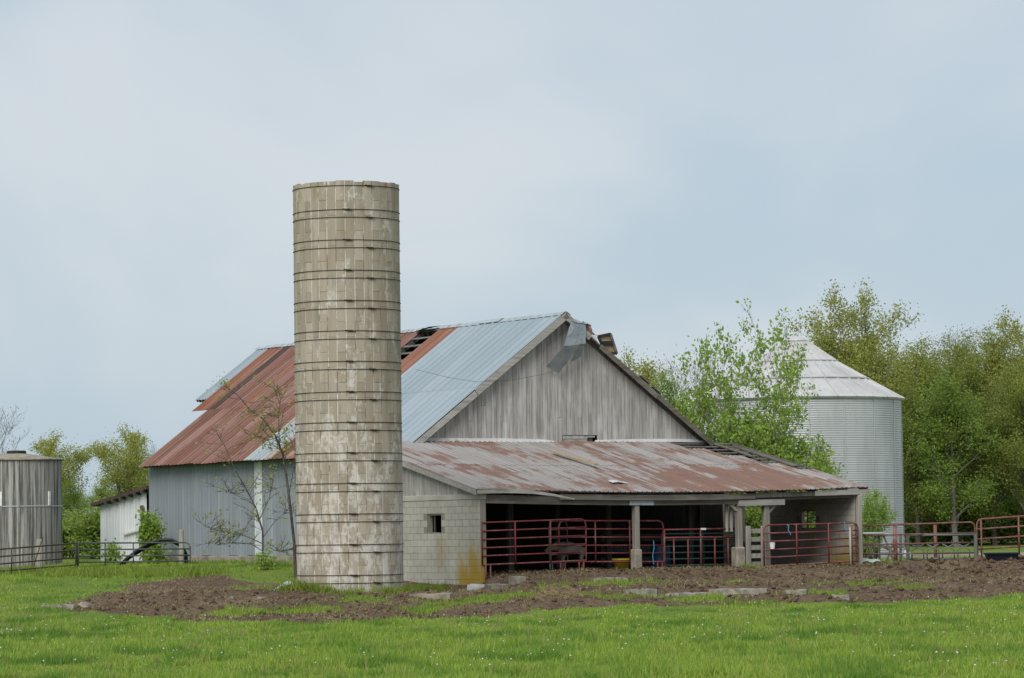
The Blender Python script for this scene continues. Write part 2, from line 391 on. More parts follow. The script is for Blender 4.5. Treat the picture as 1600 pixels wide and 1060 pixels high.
def leaf(name, c0, c1, tr=.35):
    k = NT(name); r = k.island(); n = k.noise(k.pos(), .5, 3, .5)
    c = k.mix(r, c0, c1); c = k.mix(k.ramp(n, .35, .65), c, tuple(.5 * (a + b) * .85 for a, b in zip(c0, c1)))
    return k.end(c, .6, 0, None, .25, tr)
MT['leaf_y'] = leaf('yellow_green_leaf', (.29, .32, .06), (.44, .45, .11), .45)
MT['leaf_o'] = leaf('olive_leaf', (.20, .25, .05), (.36, .39, .095), .45)
MT['leaf_g'] = leaf('green_leaf', (.16, .26, .04), (.31, .40, .08), .45)
MT['leaf_b'] = leaf('bright_leaf', (.22, .36, .05), (.40, .53, .11), .45)
MT['leaf_d'] = leaf('deep_green_leaf', (.15, .20, .04), (.27, .30, .07), .45)
MT['bud'] = leaf('brown_bud', (.16, .12, .08), (.22, .15, .10))
MT['grass'] = leaf('grass_blade', (.13, .24, .032), (.30, .41, .08), .4)
def grass_mat():
    k = NT('pasture_grass'); v = k.pos(); rr_ = k.island()
    c = k.mix(rr_, (.17, .30, .038), (.42, .51, .095))
    n = k.noise(k.scale(v, (1, .6, 1)), .55, 4, .6); n2 = k.noise(k.scale(v, (1, .5, 1), (40, 7, 0)), 1.7, 3, .6)
    c = k.mix(k.math('MULTIPLY', k.ramp(n, .46, .64), .75), c, (.085, .215, .028)); c = k.mix(k.math('MULTIPLY', k.ramp(n2, .55, .72), .65), c, (.40, .39, .13))
    return k.end(c, .6, 0, None, .2, .4)
MT['grass'] = grass_mat()
MT['weed'] = leaf('yellow_green_weed', (.17, .25, .03), (.27, .33, .06), .3)
MT['olive'] = leaf('olive_sprout', (.17, .17, .05), (.27, .25, .09), .3)
MT['drygrass'] = leaf('dry_grass', (.24, .19, .10), (.36, .29, .16), .2)
MT['seed'] = plain('dandelion_seed_head', (.6, .6, .55), .9, .2)
def ground_mat():
    k = NT('field_ground'); v = k.pos()
    at = k.n('ShaderNodeAttribute', attribute_name='mud').outputs['Fac']
    n = k.noise(v, .35, 5, .6); f = k.noise(v, 6., 5, .65); ff = k.noise(v, 30., 3, .6)
    g = k.mix(k.ramp(n, .35, .65), (.105, .165, .028), (.16, .205, .042)); g = k.mix(k.math('MULTIPLY', k.ramp(f, .5, .75), .4), g, (.10, .155, .028))
    d = k.mix(k.ramp(f, .35, .65), (.07, .047, .032), (.15, .105, .07)); d = k.mix(k.math('MULTIPLY', k.ramp(n, .5, .68), .55), d, (.20, .15, .10))
    d = k.mix(k.math('MULTIPLY', k.ramp(ff, .5, .72), .5), d, (.17, .13, .09))
    e = k.math('ADD', at, k.math('MULTIPLY', k.math('SUBTRACT', f, .5), .6))
    return k.end(k.mix(k.ramp(e, .38, .62), g, d), .95, 0, k.bump(k.math('ADD', f, k.math('MULTIPLY', ff, .4)), .8, .06), .1)
MT['ground'] = ground_mat()

# ---------------------------------------------------------------- ground sheet
def pxpoly(pts): return [tuple(ground(*p))[:2] for p in pts]
MUD = pxpoly([(120, 950), (170, 938), (215, 915), (300, 903), (380, 908), (440, 922), (470, 931), (560, 931), (640, 931), (705, 926), (745, 920)])
MUD += [tuple(l2w(.1, .2))[:2], tuple(l2w(.3, 7))[:2], tuple(l2w(2.2, 8))[:2], tuple(l2w(2.2, 25))[:2], tuple(l2w(12.4, 25))[:2], tuple(l2w(13.2, 6))[:2], tuple(l2w(16, .4))[:2], tuple(l2w(26, .6))[:2]]
MUD += pxpoly([(1640, 925), (1500, 934), (1420, 938), (1300, 940), (1200, 944), (1100, 943), (1000, 946), (900, 948), (800, 953), (720, 962), (620, 972), (520, 976), (430, 976), (330, 970), (230, 965)])
def sdist(X, Y, poly):
    X = np.asarray(X, float); Y = np.asarray(Y, float); ins = np.zeros(X.shape, bool); dm = np.full(X.shape, 1e9)
    for (x0, y0), (x1, y1) in zip(poly, poly[1:] + poly[:1]):
        c = ((y0 > Y) != (y1 > Y)) & (X < (x1 - x0) * (Y - y0) / ((y1 - y0) if abs(y1 - y0) > 1e-9 else 1e-9) + x0); ins ^= c
        L = (x1 - x0) ** 2 + (y1 - y0) ** 2 + 1e-9; k = np.clip(((X - x0) * (x1 - x0) + (Y - y0) * (y1 - y0)) / L, 0, 1)
        dm = np.minimum(dm, np.hypot(X - x0 - k * (x1 - x0), Y - y0 - k * (y1 - y0)))
    return np.where(ins, dm, -dm)
PATCH = []      # grass patches inside the mud: centre, half sizes
for (px, py, hw, hd) in [(1095, 938, .75, 1.3), (1265, 930, .75, 1.6), (1080, 913, 1.4, .8), (960, 913, 1.1, .8), (565, 938, .6, 1.0), (560, 926, 1.7, .9), (900, 935, 1.2, 1.2), (1180, 945, .6, .8), (830, 932, 1.3, .8), (1360, 914, .9, .7), (1300, 915, .7, .6), (660, 955, .6, 1.5), (410, 925, .8, 1.6), (780, 898, .35, .5), (925, 886, .5, .4), (975, 886, .6, .4), (1175, 888, .4, .3), (700, 945, .8, 1.2), (480, 955, .7, 1.4), (760, 938, .7, .9), (860, 918, .7, .6), (370, 960, .8, 1.4), (1420, 918, .7, .6), (1000, 935, .6, .7)]:
    g = ground(px, py); PATCH.append((g.x, g.y, hw, hd))
def mudmask(X, Y):
    d = sdist(X, Y, MUD); n = fbm(X * .8, Y * .5 + 31, 4) - .5
    mk = sst(-.6, .6, d + .5 + n * 2.4)
    for (x, y, a, b) in PATCH:
        e = ((X - x) / a) ** 2 + ((Y - y) / b) ** 2 + (fbm(X * 2.2, Y * 2.2, 3) - .5) * 2.2
        mk = mk * (1 - .95 * sst(1.25, .6, e))
    return mk
def axis(fine0, fine1, step, far0, far1):
    c = list(np.arange(fine0, fine1 + 1e-6, step)); q = step
    while c[-1] < far1: q *= 1.35; c.append(c[-1] + q)
    q = step
    while c[0] > far0: q *= 1.35; c.insert(0, c[0] - q)
    return np.array(c)
gx = axis(-24, 27, .22, -900, 900); gy = axis(44, 116, .24, -40, 1600)
GX, GY = np.meshgrid(gx, gy); MK = mudmask(GX, GY); GZ = gz(GX, GY)
infine = (np.abs(GX) < 30) & (GY > 44) & (GY < 118)
rough = (fbm(GX * 2.3, GY * 2.3, 3) - .5) * .30 + (vnoise(GX * 1.1 + 50, GY * 1.1) - .5) * .18
tl, slc = w2l(GX, GY); flat = sst(-.8, -2.2, slc) + sst(13.5, 14.5, tl) * (slc < 1)
GZ = GZ + np.where(infine, rough * MK * np.clip(flat, .15, 1), 0) + np.where(infine, (fbm(GX * .8, GY * .8, 3) - .5) * .10 * (1 - MK), 0)
nx, ny = len(gx), len(gy); ii = np.arange(nx * ny).reshape(ny, nx)
gf = np.stack([ii[:-1, :-1], ii[:-1, 1:], ii[1:, 1:], ii[1:, :-1]], -1).reshape(-1, 4)
gme = npmesh('ground', np.stack([GX, GY, GZ], -1).reshape(-1, 3), gf, MT['ground'], 4)
a_ = gme.attributes.new('mud', 'FLOAT', 'POINT'); a_.data.foreach_set('value', MK.ravel().astype(np.float32))
gme.polygons.foreach_set('use_smooth', np.ones(len(gf), bool))
tag(link('ground', gme), kind='structure')
def gsurf(x, y):       # height of the built sheet, rough mud included
    i = int(np.clip(np.searchsorted(gx, x) - 1, 0, nx - 2)); j = int(np.clip(np.searchsorted(gy, y) - 1, 0, ny - 2))
    a = (x - gx[i]) / (gx[i + 1] - gx[i]); b = (y - gy[j]) / (gy[j + 1] - gy[j])
    return float((GZ[j, i] * (1 - a) + GZ[j, i + 1] * a) * (1 - b) + (GZ[j + 1, i] * (1 - a) + GZ[j + 1, i + 1] * a) * b)
# concrete pad beyond the right fence
pm = MB(); pc = [at_y(1415, 870, 122), at_y(1700, 868, 122), at_y(1700, 866, 142), at_y(1425, 866, 142)]
P_ = [(p.x, p.y) for p in pc]
pm.hexa([(x, y, gh(x, y) - .1) for x, y in P_] + [(x, y, gh(x, y) + .05) for x, y in P_])
tag(pm.build('concrete_pad', MT['concrete']), kind='structure')

# ---------------------------------------------------------------- main barn
XC, HW, GY0, APEX = 7.2, 5.4, 7.2, 8.3
LB = 18.7; TAN = .741; TH = math.atan(TAN)
barn = empty('barn', A0, YAW, 'big weathered barn with grey board gable and rusty red and blue sheet metal roof', 'barn')
def slope_pt(s, l, n, side=-1):           # main roof: s along ridge, l down the slope, n normal
    return (XC + side * (l * math.cos(TH) + n * math.sin(TH)), s, APEX - l * math.sin(TH) + n * math.cos(TH))
def sheet(fn, a0, a1, l0, l1, ribs, mat, name, parent, nl=3, rh=.045, thick=.004, bow=0., base=0.):
    """ribbed metal sheet: cross-section extruded along the slope"""
    prof = [(a0, 0)]
    for r in ribs: prof += [(r - .03, 0), (r - .012, rh), (r + .012, rh), (r + .03, 0)]
    prof += [(a1, 0)]; prof = [p for p in prof if a0 - .04 <= p[0] <= a1 + .04]
    mb = MB(); n = len(prof); vs = []
    for side in (0, 1):
        for j in range(nl + 1):
            l = l0 + (l1 - l0) * j / nl; bw = bow * math.sin(math.pi * j / nl)
            for (a, h) in prof: vs.append(fn(a, l, base + h + bw + (thick if side == 0 else 0)))
    fs = []; o = n * (nl + 1)
    for j in range(nl):
        for i in range(n - 1):
            q = j * n + i; fs.append((q, q + 1, q + n + 1, q + n)); fs.append((o + q + n, o + q + n + 1, o + q + 1, o + q))
    for j in range(nl):
        q = j * n; fs.append((q, q + n, o + q + n, o + q)); q += n - 1; fs.append((q + n, q, o + q, o + q + n))
    for i in range(n - 1): fs.append((i + 1, i, o + i, o + i + 1)); q = nl * n + i; fs.append((q, q + 1, o + q + 1, o + q))
    mb.add(vs, fs); return mb.build(name, mat, parent)
def ridge_s(px, py): return at_t(px, py, XC)[0]
S_BLUE = ridge_s(722, 509); S_RUST = ridge_s(692, 512); S_HOLE = ridge_s(664, 516); S_FAR = ridge_s(424, 543); S_EXT = ridge_s(405, 545)
LEN = (HW + .45) / math.cos(TH); S0 = GY0 - .3
S_EAVE = at_t(219, 725, XC - HW - .45)[0]
def roof_zone(s0, s1, wd, mats, split=None, cut=0):
    n = max(1, round((s1 - s0) / wd)); w = (s1 - s0) / n
    for i in range(n):
        a0 = s0 + i * w; a1 = a0 + w - .004; rb = [a0 + .035, a0 + w * .5]; m_ = mats[i % len(mats)] if not callable(mats) else mats(i, n)
        sp_ = split if split else LEN * .53
        lo, hi = (m_ if isinstance(m_, tuple) else (m_, m_))
        if hi: sheet(slope_pt, a0, a1, .02, sp_ + .1, rb, MT[hi], 'roof_sheet', barn, base=.034 + rnd.uniform(0, .006))
        if lo and a0 > S_EAVE: lo = None
        if lo: sheet(slope_pt, a0, a1, sp_, LEN + rnd.uniform(-.03, .03), rb, MT[lo], 'roof_sheet', barn, base=.026 + rnd.uniform(0, .006))
roof_zone(S0, S_BLUE, .86, ['roof_blue'])
roof_zone(S_BLUE, S_RUST, .86, ['roof_rust'])
roof_zone(S_RUST, S_HOLE, .7, lambda i, n: ('roof_red', None))
def redpick(i, n):
    s = i / n
    hi = ['roof_pink', 'roof_red', 'roof_pink', 'roof_red', 'roof_pink', 'roof_rust'][i % 6]
    lo = ['roof_red', 'roof_pink', 'roof_red'][i % 3]
    if s < .25: lo = ['roof_pale', 'roof_blue', 'roof_pale'][i % 3] if i < 3 else lo
    if i == n - 3: hi = 'roof_dark'
    if i >= n - 2: hi = 'roof_rust'
    return (lo, hi)
roof_zone(S_HOLE, S_FAR, .62, redpick)
roof_zone(S_FAR, S_EXT, .5, lambda i, n: (None, 'roof_blue'), LEN * .43)
# right slope, mostly out of sight
for i in range(22):
    a0 = S0 + .9 * i + (0 if i else .5)
    if i == 2: continue
    sheet(lambda a, l, n: slope_pt(a, l, n, 1), a0, S0 + .9 * (i + 1) - .01, .02 if i > 1 else 1.9, LEN, [a0 + .05, a0 + .45], MT[['galv', 'roof_pink', 'roof_red'][i % 3]], 'roof_sheet', barn, base=.03)
# laths and rafters under the sheets
for side in (-1, 1):
    for j in range(17):
        l = .12 + j * (LEN - .25) / 16; mb = MB()
        pts = [slope_pt(s, l + dl, n, side) for n in (0, .022) for (s, dl) in ((S0 + .03, -.05), (S_EAVE if j > 6 else S_EXT - .05, -.05), (S_EAVE if j > 6 else S_EXT - .05, .05), (S0 + .03, .05))]
        mb.hexa(pts); mb.build('lath', MT['lath'], barn)
    for j in range(16):
        s = S0 + .25 + j * 1.23
        mb = MB(); mb.hexa([slope_pt(s + ds, l, n, side) for n in (-.13, -.004) for (ds, l) in ((-.025, 0), (.025, 0), (.025, LEN - .1), (-.025, LEN - .1))])
        mb.build('rafter', MT['board_dk'], barn)
# ridge cap
for k, (s0, s1) in enumerate([(S0 - .05, S_RUST - .05), (S_HOLE + .1, S_EXT + .05)]):
    mb = MB(); n = 6
    for i in range(n):
        a0, a1 = s0 + (s1 - s0) * i / n, s0 + (s1 - s0) * (i + 1) / n - .02; dz = rnd.uniform(-.02, .02)
        for sd_ in (-1, 1):
            mb.hexa([(p[0], p[1], p[2] + dz) for p in [slope_pt(s, l, nn, sd_) for nn in (.072, .08) for (s, l) in ((a0, -.02), (a1, -.02), (a1, .17), (a0, .17))]])
    mb.build('ridge_cap', MT['galv'], barn)
mb = MB(); mb.add([slope_pt(S_RUST, 0, .08), slope_pt(S_HOLE, 0, .06), slope_pt(S_HOLE + .2, .35, .16), slope_pt(S_RUST + .3, .25, .24), slope_pt(S_RUST, 0, .07), slope_pt(S_HOLE, 0, .05), slope_pt(S_HOLE + .2, .35, .15), slope_pt(S_RUST + .3, .25, .23)],
    [(0, 1, 2, 3), (7, 6, 5, 4), (0, 3, 7, 4), (1, 0, 4, 5), (2, 1, 5, 6), (3, 2, 6, 7)]); mb.build('curled_sheet', MT['roof_dark'], barn)
# gable boards (each one a board)
LEAN_TOP = 4.31
x = XC - HW + .02; i = 0
seam = at_s(878, 600, GY0)[0]; d0, dz0 = at_s(879, 680, GY0); d1, _ = at_s(929, 680, GY0)
def rake_z(x_): return APEX - .06 - TAN * abs(x_ - XC)
while x < XC + HW - .02:
    w = rnd.uniform(.15, .225); x1 = min(x + w, XC + HW - .02)
    if x < XC < x1: x1 = XC
    zb = LEAN_TOP - .25 if not (d0 - .05 < .5 * (x + x1) < d1 + .05) else dz0
    za, zc = rake_z(x + .004), rake_z(x1 - .004); y0 = GY0 - rnd.uniform(.0, .014)
    if max(za, zc) > zb + .06:
        za, zc = max(za, zb + .03), max(zc, zb + .03)
        split = rnd.random() < .10 and min(za, zc) > 5.6
        segs = [(zb, za, zc)] if not split else [(zb, rnd.uniform(4.9, 5.5), None), None]
        if split:
            zs = segs[0][1]; segs = [(zb, zs - .004, zs - .004), (zs + .004, za, zc)]
        for (b_, a1_, c1_) in segs:
            mb = MB(); mb.hexa([(x + .003, y0 - .024, b_), (x1 - .003, y0 - .024, b_), (x1 - .003, y0, b_), (x + .003, y0, b_), (x + .003, y0 - .024, a1_), (x1 - .003, y0 - .024, c1_), (x1 - .003, y0, c1_), (x + .003, y0, a1_)])
            mb.build('gable_board', MT['board'], barn)
    x = x1; i += 1
# little hatch at the foot of the gable: two horizontal boards, a dark hole at its right
hz = LEAN_TOP - .25
for (xa, xb, z0, z1) in ((d0, d1 - .28, hz, hz + .33), (d0, d1 - .28, hz + .34, dz0 - .02), (d1 - .27, d1, dz0 - .08, dz0 - .02)):
    MB().bbox(xa, xb, GY0 - .02, GY0, z0, z1, .006).build('hatch_board', MT['board'], barn)
x = XC - HW + .02
while x < XC + HW - .1:
    w = rnd.uniform(.17, .26); MB().box(x + .004, x + w - .004, GY0 - .02, GY0, .2 + rnd.uniform(0, .1), LEAN_TOP - .28).build('shade_filler_board', MT['board_shade'], barn); x += w  # boards added to hide the lit far wall; interior shade is in their colour
# studs and ties behind the gable, barn posts and plates
for xx in np.linspace(XC - HW + .1, XC + HW - .1, 6):
    zt = max(rake_z(xx) - .1, 4.0); MB().bbox(xx - .09, xx + .09, GY0 + .03, GY0 + .21, .0, zt, .01).build('post', MT['board_dk'], barn)
MB().bbox(XC - HW + .05, XC + HW - .05, GY0 + .22, GY0 + .36, LEAN_TOP - .35, LEAN_TOP - .12, .01).build('tie_beam', MT['board_dk'], barn)
# rake boards
def rakebd(side, l0, l1, w=.17, mat='trim', y=S0 - .03, drop=.0):
    mb = MB(); mb.hexa([(p[0], yy, p[2] - drop) for n in (-w, .03) for (p, yy) in ((slope_pt(0, l0, n, side), y - .03), (slope_pt(0, l1, n, side), y - .03), (slope_pt(0, l1, n, side), y), (slope_pt(0, l0, n, side), y))])
    mb.build('rake_board', MT[mat], barn)
rakebd(-1, -.02, 4.1); rakebd(-1, 4.11, LEN, .15, drop=.03); rakebd(1, .0, 1.15); rakebd(1, 1.6, 4.2, .13, 'beam', drop=.02); rakebd(1, 4.22, LEN + .05, .12, 'beam')
for side, l0, l1 in ((-1, 0, LEN), (1, 1.2, LEN)):
    mb = MB(); mb.hexa([(p[0], yy, p[2]) for n in (-.05, -.006) for (p, yy) in ((slope_pt(0, l0, n, side), S0), (slope_pt(0, l1, n, side), S0), (slope_pt(0, l1, n, side), GY0 + .02), (slope_pt(0, l0, n, side), GY0 + .02))]); mb.build('soffit', MT['board_dk'], barn)
# long blue wall of ribbed sheets + white strip + foundation
XW = XC - HW; ws_a, ws_b = at_t(411, 800, XW)[0], at_t(399, 800, XW)[0]
n = 27; w = LB / n
for i in range(n):
    a0 = GY0 + .02 + i * w; a1 = a0 + w - .004
    mt = MT['wall_blue']
    sheet(lambda a, l, nn: (XW - nn, a, l), a0, a1, .88 + rnd.uniform(-.02, .02), 4.22, [a0 + .05, a0 + w * .36, a0 + w * .69], mt, 'wall_sheet', barn, nl=2, rh=.018, base=.0)
sheet(lambda a, l, nn: (XW - nn, a, l), ws_a, ws_b, .89, 4.2, [], MT['white_strip'], 'light_panel', barn, nl=2, base=.024)
MB().bbox(XW - .08, XW + .2, GY0, GY0 + LB, -.3, .875, .02).build('foundation', MT['concrete'], barn)
MB().box(XW + .02, XW + .14, GY0, GY0 + LB, 4.0, 4.18).build('wall_plate', MT['board_dk'], barn)
sheet(lambda a, l, nn: (XC + HW + nn, a, l), GY0, GY0 + LB, .1, 4.2, [GY0 + .3 * k for k in range(1, 62)], MT['wall_blue'], 'wall_sheet', barn, nl=2, rh=.018)
mb = MB(); yb = GY0 + LB
mb.add([(XW, yb, 0), (XC + HW, yb, 0), (XC + HW, yb, 4.2), (XC, yb, APEX - .1), (XW, yb, 4.2), (XW, yb - .03, 0), (XC + HW, yb - .03, 0), (XC + HW, yb - .03, 4.2), (XC, yb - .03, APEX - .1), (XW, yb - .03, 4.2)],
       [(4, 3, 2, 1, 0), (5, 6, 7, 8, 9), (0, 1, 6, 5), (1, 2, 7, 6), (2, 3, 8, 7), (3, 4, 9, 8), (4, 0, 5, 9)]); mb.build('end_wall', MT['board_dk'], barn)
# eave drip board + broken end of the roof extension
MB().bar(slope_pt(S0 + .1, LEN - .12, -.06), slope_pt(S_EAVE, LEN - .12, -.06), .04, .10).build('eave_board', MT['board_dk'], barn)
for k in range(4):
    s_ = S_FAR + .05 + k * (S_EXT - S_FAR - .1) / 3
    MB().bar(slope_pt(s_, LEN * .43 - .3, -.03), slope_pt(s_, LEN * .43 + .2 - .05 * k, -.03), .05, .09).build('rafter_tail', MT['board_dk'], barn)
# torn sheet hanging over the gable, and wreckage on the right slope
def crumple(fn_pts, nu, nv, amp, mat, name, thick=.006):
    """bilinear patch through 4 corners, crumpled, with thickness"""
    (a, b, c, d) = [Vector(p) for p in fn_pts]; nrm = (b - a).cross(d - a).normalized(); mb = MB(); vs = []
    for side in (0, 1):
        for j in range(nv + 1):
            for i_ in range(nu + 1):
                u_, v_ = i_ / nu, j / nv; p = (a * (1 - u_) + b * u_) * (1 - v_) + (d * (1 - u_) + c * u_) * v_
                p = p + nrm * (amp * (_LAT[(i_ * 7 + j * 3) % 256, (j * 11 + i_ + nu) % 256] - .5) * 2 + side * thick); vs.append(p)
    o = (nu + 1) * (nv + 1); fs = []
    for j in range(nv):
        for i_ in range(nu):
            q = j * (nu + 1) + i_; fs += [(q, q + 1, q + nu + 2, q + nu + 1), (o + q + nu + 1, o + q + nu + 2, o + q + 1, o + q)]
    for i_ in range(nu): fs.append((i_ + 1, i_, o + i_, o + i_ + 1)); q = nv * (nu + 1) + i_; fs.append((q, q + 1, o + q + 1, o + q))
    for j in range(nv): q = j * (nu + 1); fs.append((q, q + nu + 1, o + q + nu + 1, o + q)); q += nu; fs.append((q + nu + 1, q, o + q, o + q + nu + 1))
    mb.add(vs, fs); return mb.build(name, mat, barn, False)
def gp(px, py, off): t_, z_ = at_s(px, py, GY0 - off); return (t_, GY0 - off, z_)
crumple([gp(893, 502, .50), gp(916, 507, .46), gp(915, 537, .58), gp(881, 541, .66)], 3, 3, .028, MT['torn'], 'torn_sheet')
crumple([gp(882, 540, .64), gp(902, 543, .60), gp(873, 584, .22), gp(853, 573, .26)], 2, 4, .014, MT['torn'], 'torn_sheet')
crumple([gp(897, 541, .60), gp(914, 535, .57), gp(908, 556, .34), gp(893, 566, .36)], 2, 2, .03, MT['torn'], 'torn_sheet')
crumple([gp(893, 503, .50), gp(916, 507, .46), gp(922, 507, -.7), gp(898, 499, -.7)], 4, 5, .035, MT['torn'], 'torn_sheet')
def sp2(px, py, s_): t_, z_ = at_s(px, py, s_); return (t_, s_, z_)
s_ = GY0 + .35
crumple([sp2(911, 505, s_), sp2(923, 508, s_), sp2(930, 524, s_ - .2), sp2(917, 522, s_ - .2)], 3, 4, .03, MT['roof_pink'], 'torn_sheet')
crumple([sp2(922, 510, s_), sp2(927, 520, s_), sp2(933, 526, s_ - .3), sp2(929, 523, s_ - .3)], 2, 3, .02, MT['flash'], 'torn_sheet')
crumple([sp2(917, 522, s_ - .4), sp2(932, 526, s_ - .4), sp2(933, 535, s_ - .45), sp2(929, 533, s_ - .45)], 3, 3, .02, MT['flash'], 'torn_sheet')
crumple([sp2(932, 521, s_ + .2), sp2(952, 523, s_ + .2), sp2(953, 526, s_), sp2(932, 527, s_)], 5, 3, .05, MT['flash'], 'torn_sheet')
MB().bar(sp2(910, 504, s_ + .05), sp2(923, 510, s_), .05, .07).build('broken_board', MT['beam'], barn)
s_ = GY0 + .2
c_ = [sp2(934, 526, s_), sp2(953, 522, s_), sp2(963, 553, s_), sp2(945, 551, s_)]
MB().hexa([(p[0], p[1], p[2]) for p in c_] + [(p[0] + .02, p[1] + .05, p[2]) for p in c_]).build('broken_panel', MT['crate'], barn)
for (p, q, mt) in ((0, 1, 'iron'), (1, 2, 'beam'), (3, 2, 'iron'), (0, 3, 'iron')):
    a_, b_ = c_[p], c_[q]; MB().bar((a_[0], a_[1] - .03, a_[2]), (b_[0], b_[1] - .03, b_[2]), .05, .08).build('panel_frame', MT[mt], barn)
a_, b_ = [(u * .55 + v * .45) for u, v in zip(c_[0], c_[3])], [(u * .55 + v * .45) for u, v in zip(c_[1], c_[2])]
MB().bar((a_[0], a_[1] - .03, a_[2]), (b_[0], b_[1] - .03, b_[2]), .05, .14).build('panel_frame', MT['iron'], barn)
crumple([gp(927, 539, .06), gp(930, 538, .06), gp(934, 544, .06), gp(931, 545, .06)], 2, 2, .005, MT['white'], 'torn_sheet')
for (px, py, px2, py2) in ((1000, 587, 1014, 599), (1019, 604, 1032, 615)):
    MB().bar(sp2(px, py, GY0 - .1), sp2(px2, py2, GY0 - .1), .12, .05).build('broken_board', MT['beam'], barn)
# loose wire across the roof and gable
wp = [gp(648, 577, .6), gp(700, 590, .8), gp(745, 597, .6), gp(800, 594, .2), gp(850, 585, .1), gp(872, 578, .1)]
MB().tube(wp, .0045, 4).build('loose_wire', MT['iron'], barn)

# ---------------------------------------------------------------- open cattle shed (lean-to in front of the gable)
shed = empty('cattle_shed', A0, YAW, 'open fronted cattle shed with patchy rusted roof and pale block end wall', 'shed')
T1 = 13.3; EZ, SL = 2.75, .214; PH = math.atan(SL)
def ez(s): return EZ + SL * (s + .1)
def sagf(x, s): return -.11 * math.sin(math.pi * min(max(x / T1, 0), 1)) * (1 - min(max((s + .1) / 7.3, 0), 1))
LL = (7.28) / math.cos(PH)
def lean_pt(a, l, n):        # a along x, l from eave upwards
    s = -.12 + l * math.cos(PH); return (a, s - n * math.sin(PH), ez(s) + sagf(a, s) + n * math.cos(PH))
CW = .406; CHH = 2.46 / 13
blk = MB().bbox(-.098, .098, -.193, .193, -CHH / 2 + .004, CHH / 2 - .004, .006).mesh('block', MT['block'])
hblk = MB().bbox(-.098, .098, -.092, .092, -CHH / 2 + .004, CHH / 2 - .004, .006).mesh('half_block', MT['block'])
def block_wall(xc, y0, y1, holes):
    for r_ in range(-1, 13):
        z = (r_ + .5) * CHH; y = y0; first = True
        while y < y1 - .05:
            w = CW if not (first and r_ % 2) else CW / 2
            if y + w > y1 + .01: w = CW / 2
            cy = y + w / 2; first = False
            if not any(h0 - .01 < cy < h1 + .01 and k0 <= r_ <= k1 for (h0, h1, k0, k1) in holes):
                link('block', blk if w > .3 else hblk, shed, (xc + rnd.uniform(-.003, .003), cy, z))
            y += w
    segs = []        # recessed mortar core, in pieces round the openings
    ys = sorted({y0, y1} | {h for H in holes for h in H[:2]})
    for a, b in zip(ys, ys[1:]):
        zs = [(0, 13)]
        for (h0, h1, k0, k1) in holes:
            if a >= h0 - .01 and b <= h1 + .01: zs = [(0, k0), (k1 + 1, 13)]
        for (k0, k1) in zs:
            if k1 > k0: MB().box(xc - .092, xc + .092, a + .005, b - .005, k0 * CHH - (.3 if k0 == 0 else 0), k1 * CHH - .003).build('mortar', MT['blockm'], shed)
wy0, wy1 = CW * 5.5, CW * 7.5
block_wall(.1, 0, 7.1, [(wy0, wy1, 8, 10)])
rwo = at_t(1191, 800, T1 - .1)[0]; rwo = round(rwo / CW) * CW
rw0 = round(at_t(1277, 812, T1 - .2)[0] / CW) * CW
block_wall(T1 - .1, 0, 7.1, [(rw0, rw0 + 2 * CW, 8, 10), (rwo, rwo + 3 * CW, 6, 12)])
MB().box(XC + HW - .35, T1 - .2, 7.05, 7.09, .1, 4.1).build('gap_filler_board', MT['board_shade'], shed)  # added to close a bright gap, with the shade put into its black colour
MB().bbox(-.012, .21, -.01, 7.1, 2.462, 2.62, .012).build('wall_cap', MT['block'], shed)
MB().bbox(T1 - .21, T1 + .012, 0, 7.1, 2.462, 2.62, .012).build('wall_cap', MT['block'], shed)
for xx in (.1, T1 - .1):       # window frames
    a, b = (wy0, wy1) if xx < 1 else (rw0, rw0 + 2 * CW); z0, z1 = 8 * CHH, 11 * CHH
    w_ = MB().box(xx - .06, xx + .06, a, a + .04, z0, z1).box(xx - .06, xx + .06, b - .04, b, z0, z1).box(xx - .06, xx + .06, a + .04, b - .04, z1 - .04, z1).box(xx - .1, xx + .1, a + .04, b - .04, z0, z0 + .03).build('window_frame', MT['post'], shed)
    MB().box(xx - .02, xx + .02, b - .30, b - .26, z0 + .03, z1 - .04).build('window_bar', MT['board_dk'], shed)
# boards filling the left end under the rake
y = -.02
while y < 7.1:
    w = rnd.uniform(.16, .24); y1 = min(y + w, 7.1); x0 = .04 + rnd.uniform(0, .01)
    z0_, z1_ = ez(y) - .06, ez(y1) - .06
    if z0_ > 2.68:
        MB().hexa([(x0, y + .003, 2.6), (x0 + .025, y + .003, 2.6), (x0 + .025, y1 - .003, 2.6), (x0, y1 - .003, 2.6), (x0, y + .003, z0_), (x0 + .025, y + .003, z0_), (x0 + .025, y1 - .003, z1_), (x0, y1 - .003, z1_)]).build('end_board', MT['board'], shed)
    y = y1
def leanbar(x, w, n0, n1, l0, l1, name, mat):
    k = 4; vs = []
    mb = MB()
    for i in range(k):
        la, lb = l0 + (l1 - l0) * i / k, l0 + (l1 - l0) * (i + 1) / k
        mb.hexa([lean_pt(x - w / 2, la, n0), lean_pt(x + w / 2, la, n0), lean_pt(x + w / 2, lb, n0), lean_pt(x - w / 2, lb, n0), lean_pt(x - w / 2, la, n1), lean_pt(x + w / 2, la, n1), lean_pt(x + w / 2, lb, n1), lean_pt(x - w / 2, lb, n1)])
    return mb.build(name, mat, shed)
leanbar(-.17, .04, -.16, .02, 0, LL, 'rake_board', MT['trim'])
leanbar(T1 + .2, .04, -.14, .02, 0, LL, 'rake_board', MT['beam'])
for j in range(12): leanbar(.5 + j * 1.12, .05, -.19, -.045, .1, LL - .2, 'rafter', MT['board_dk'])
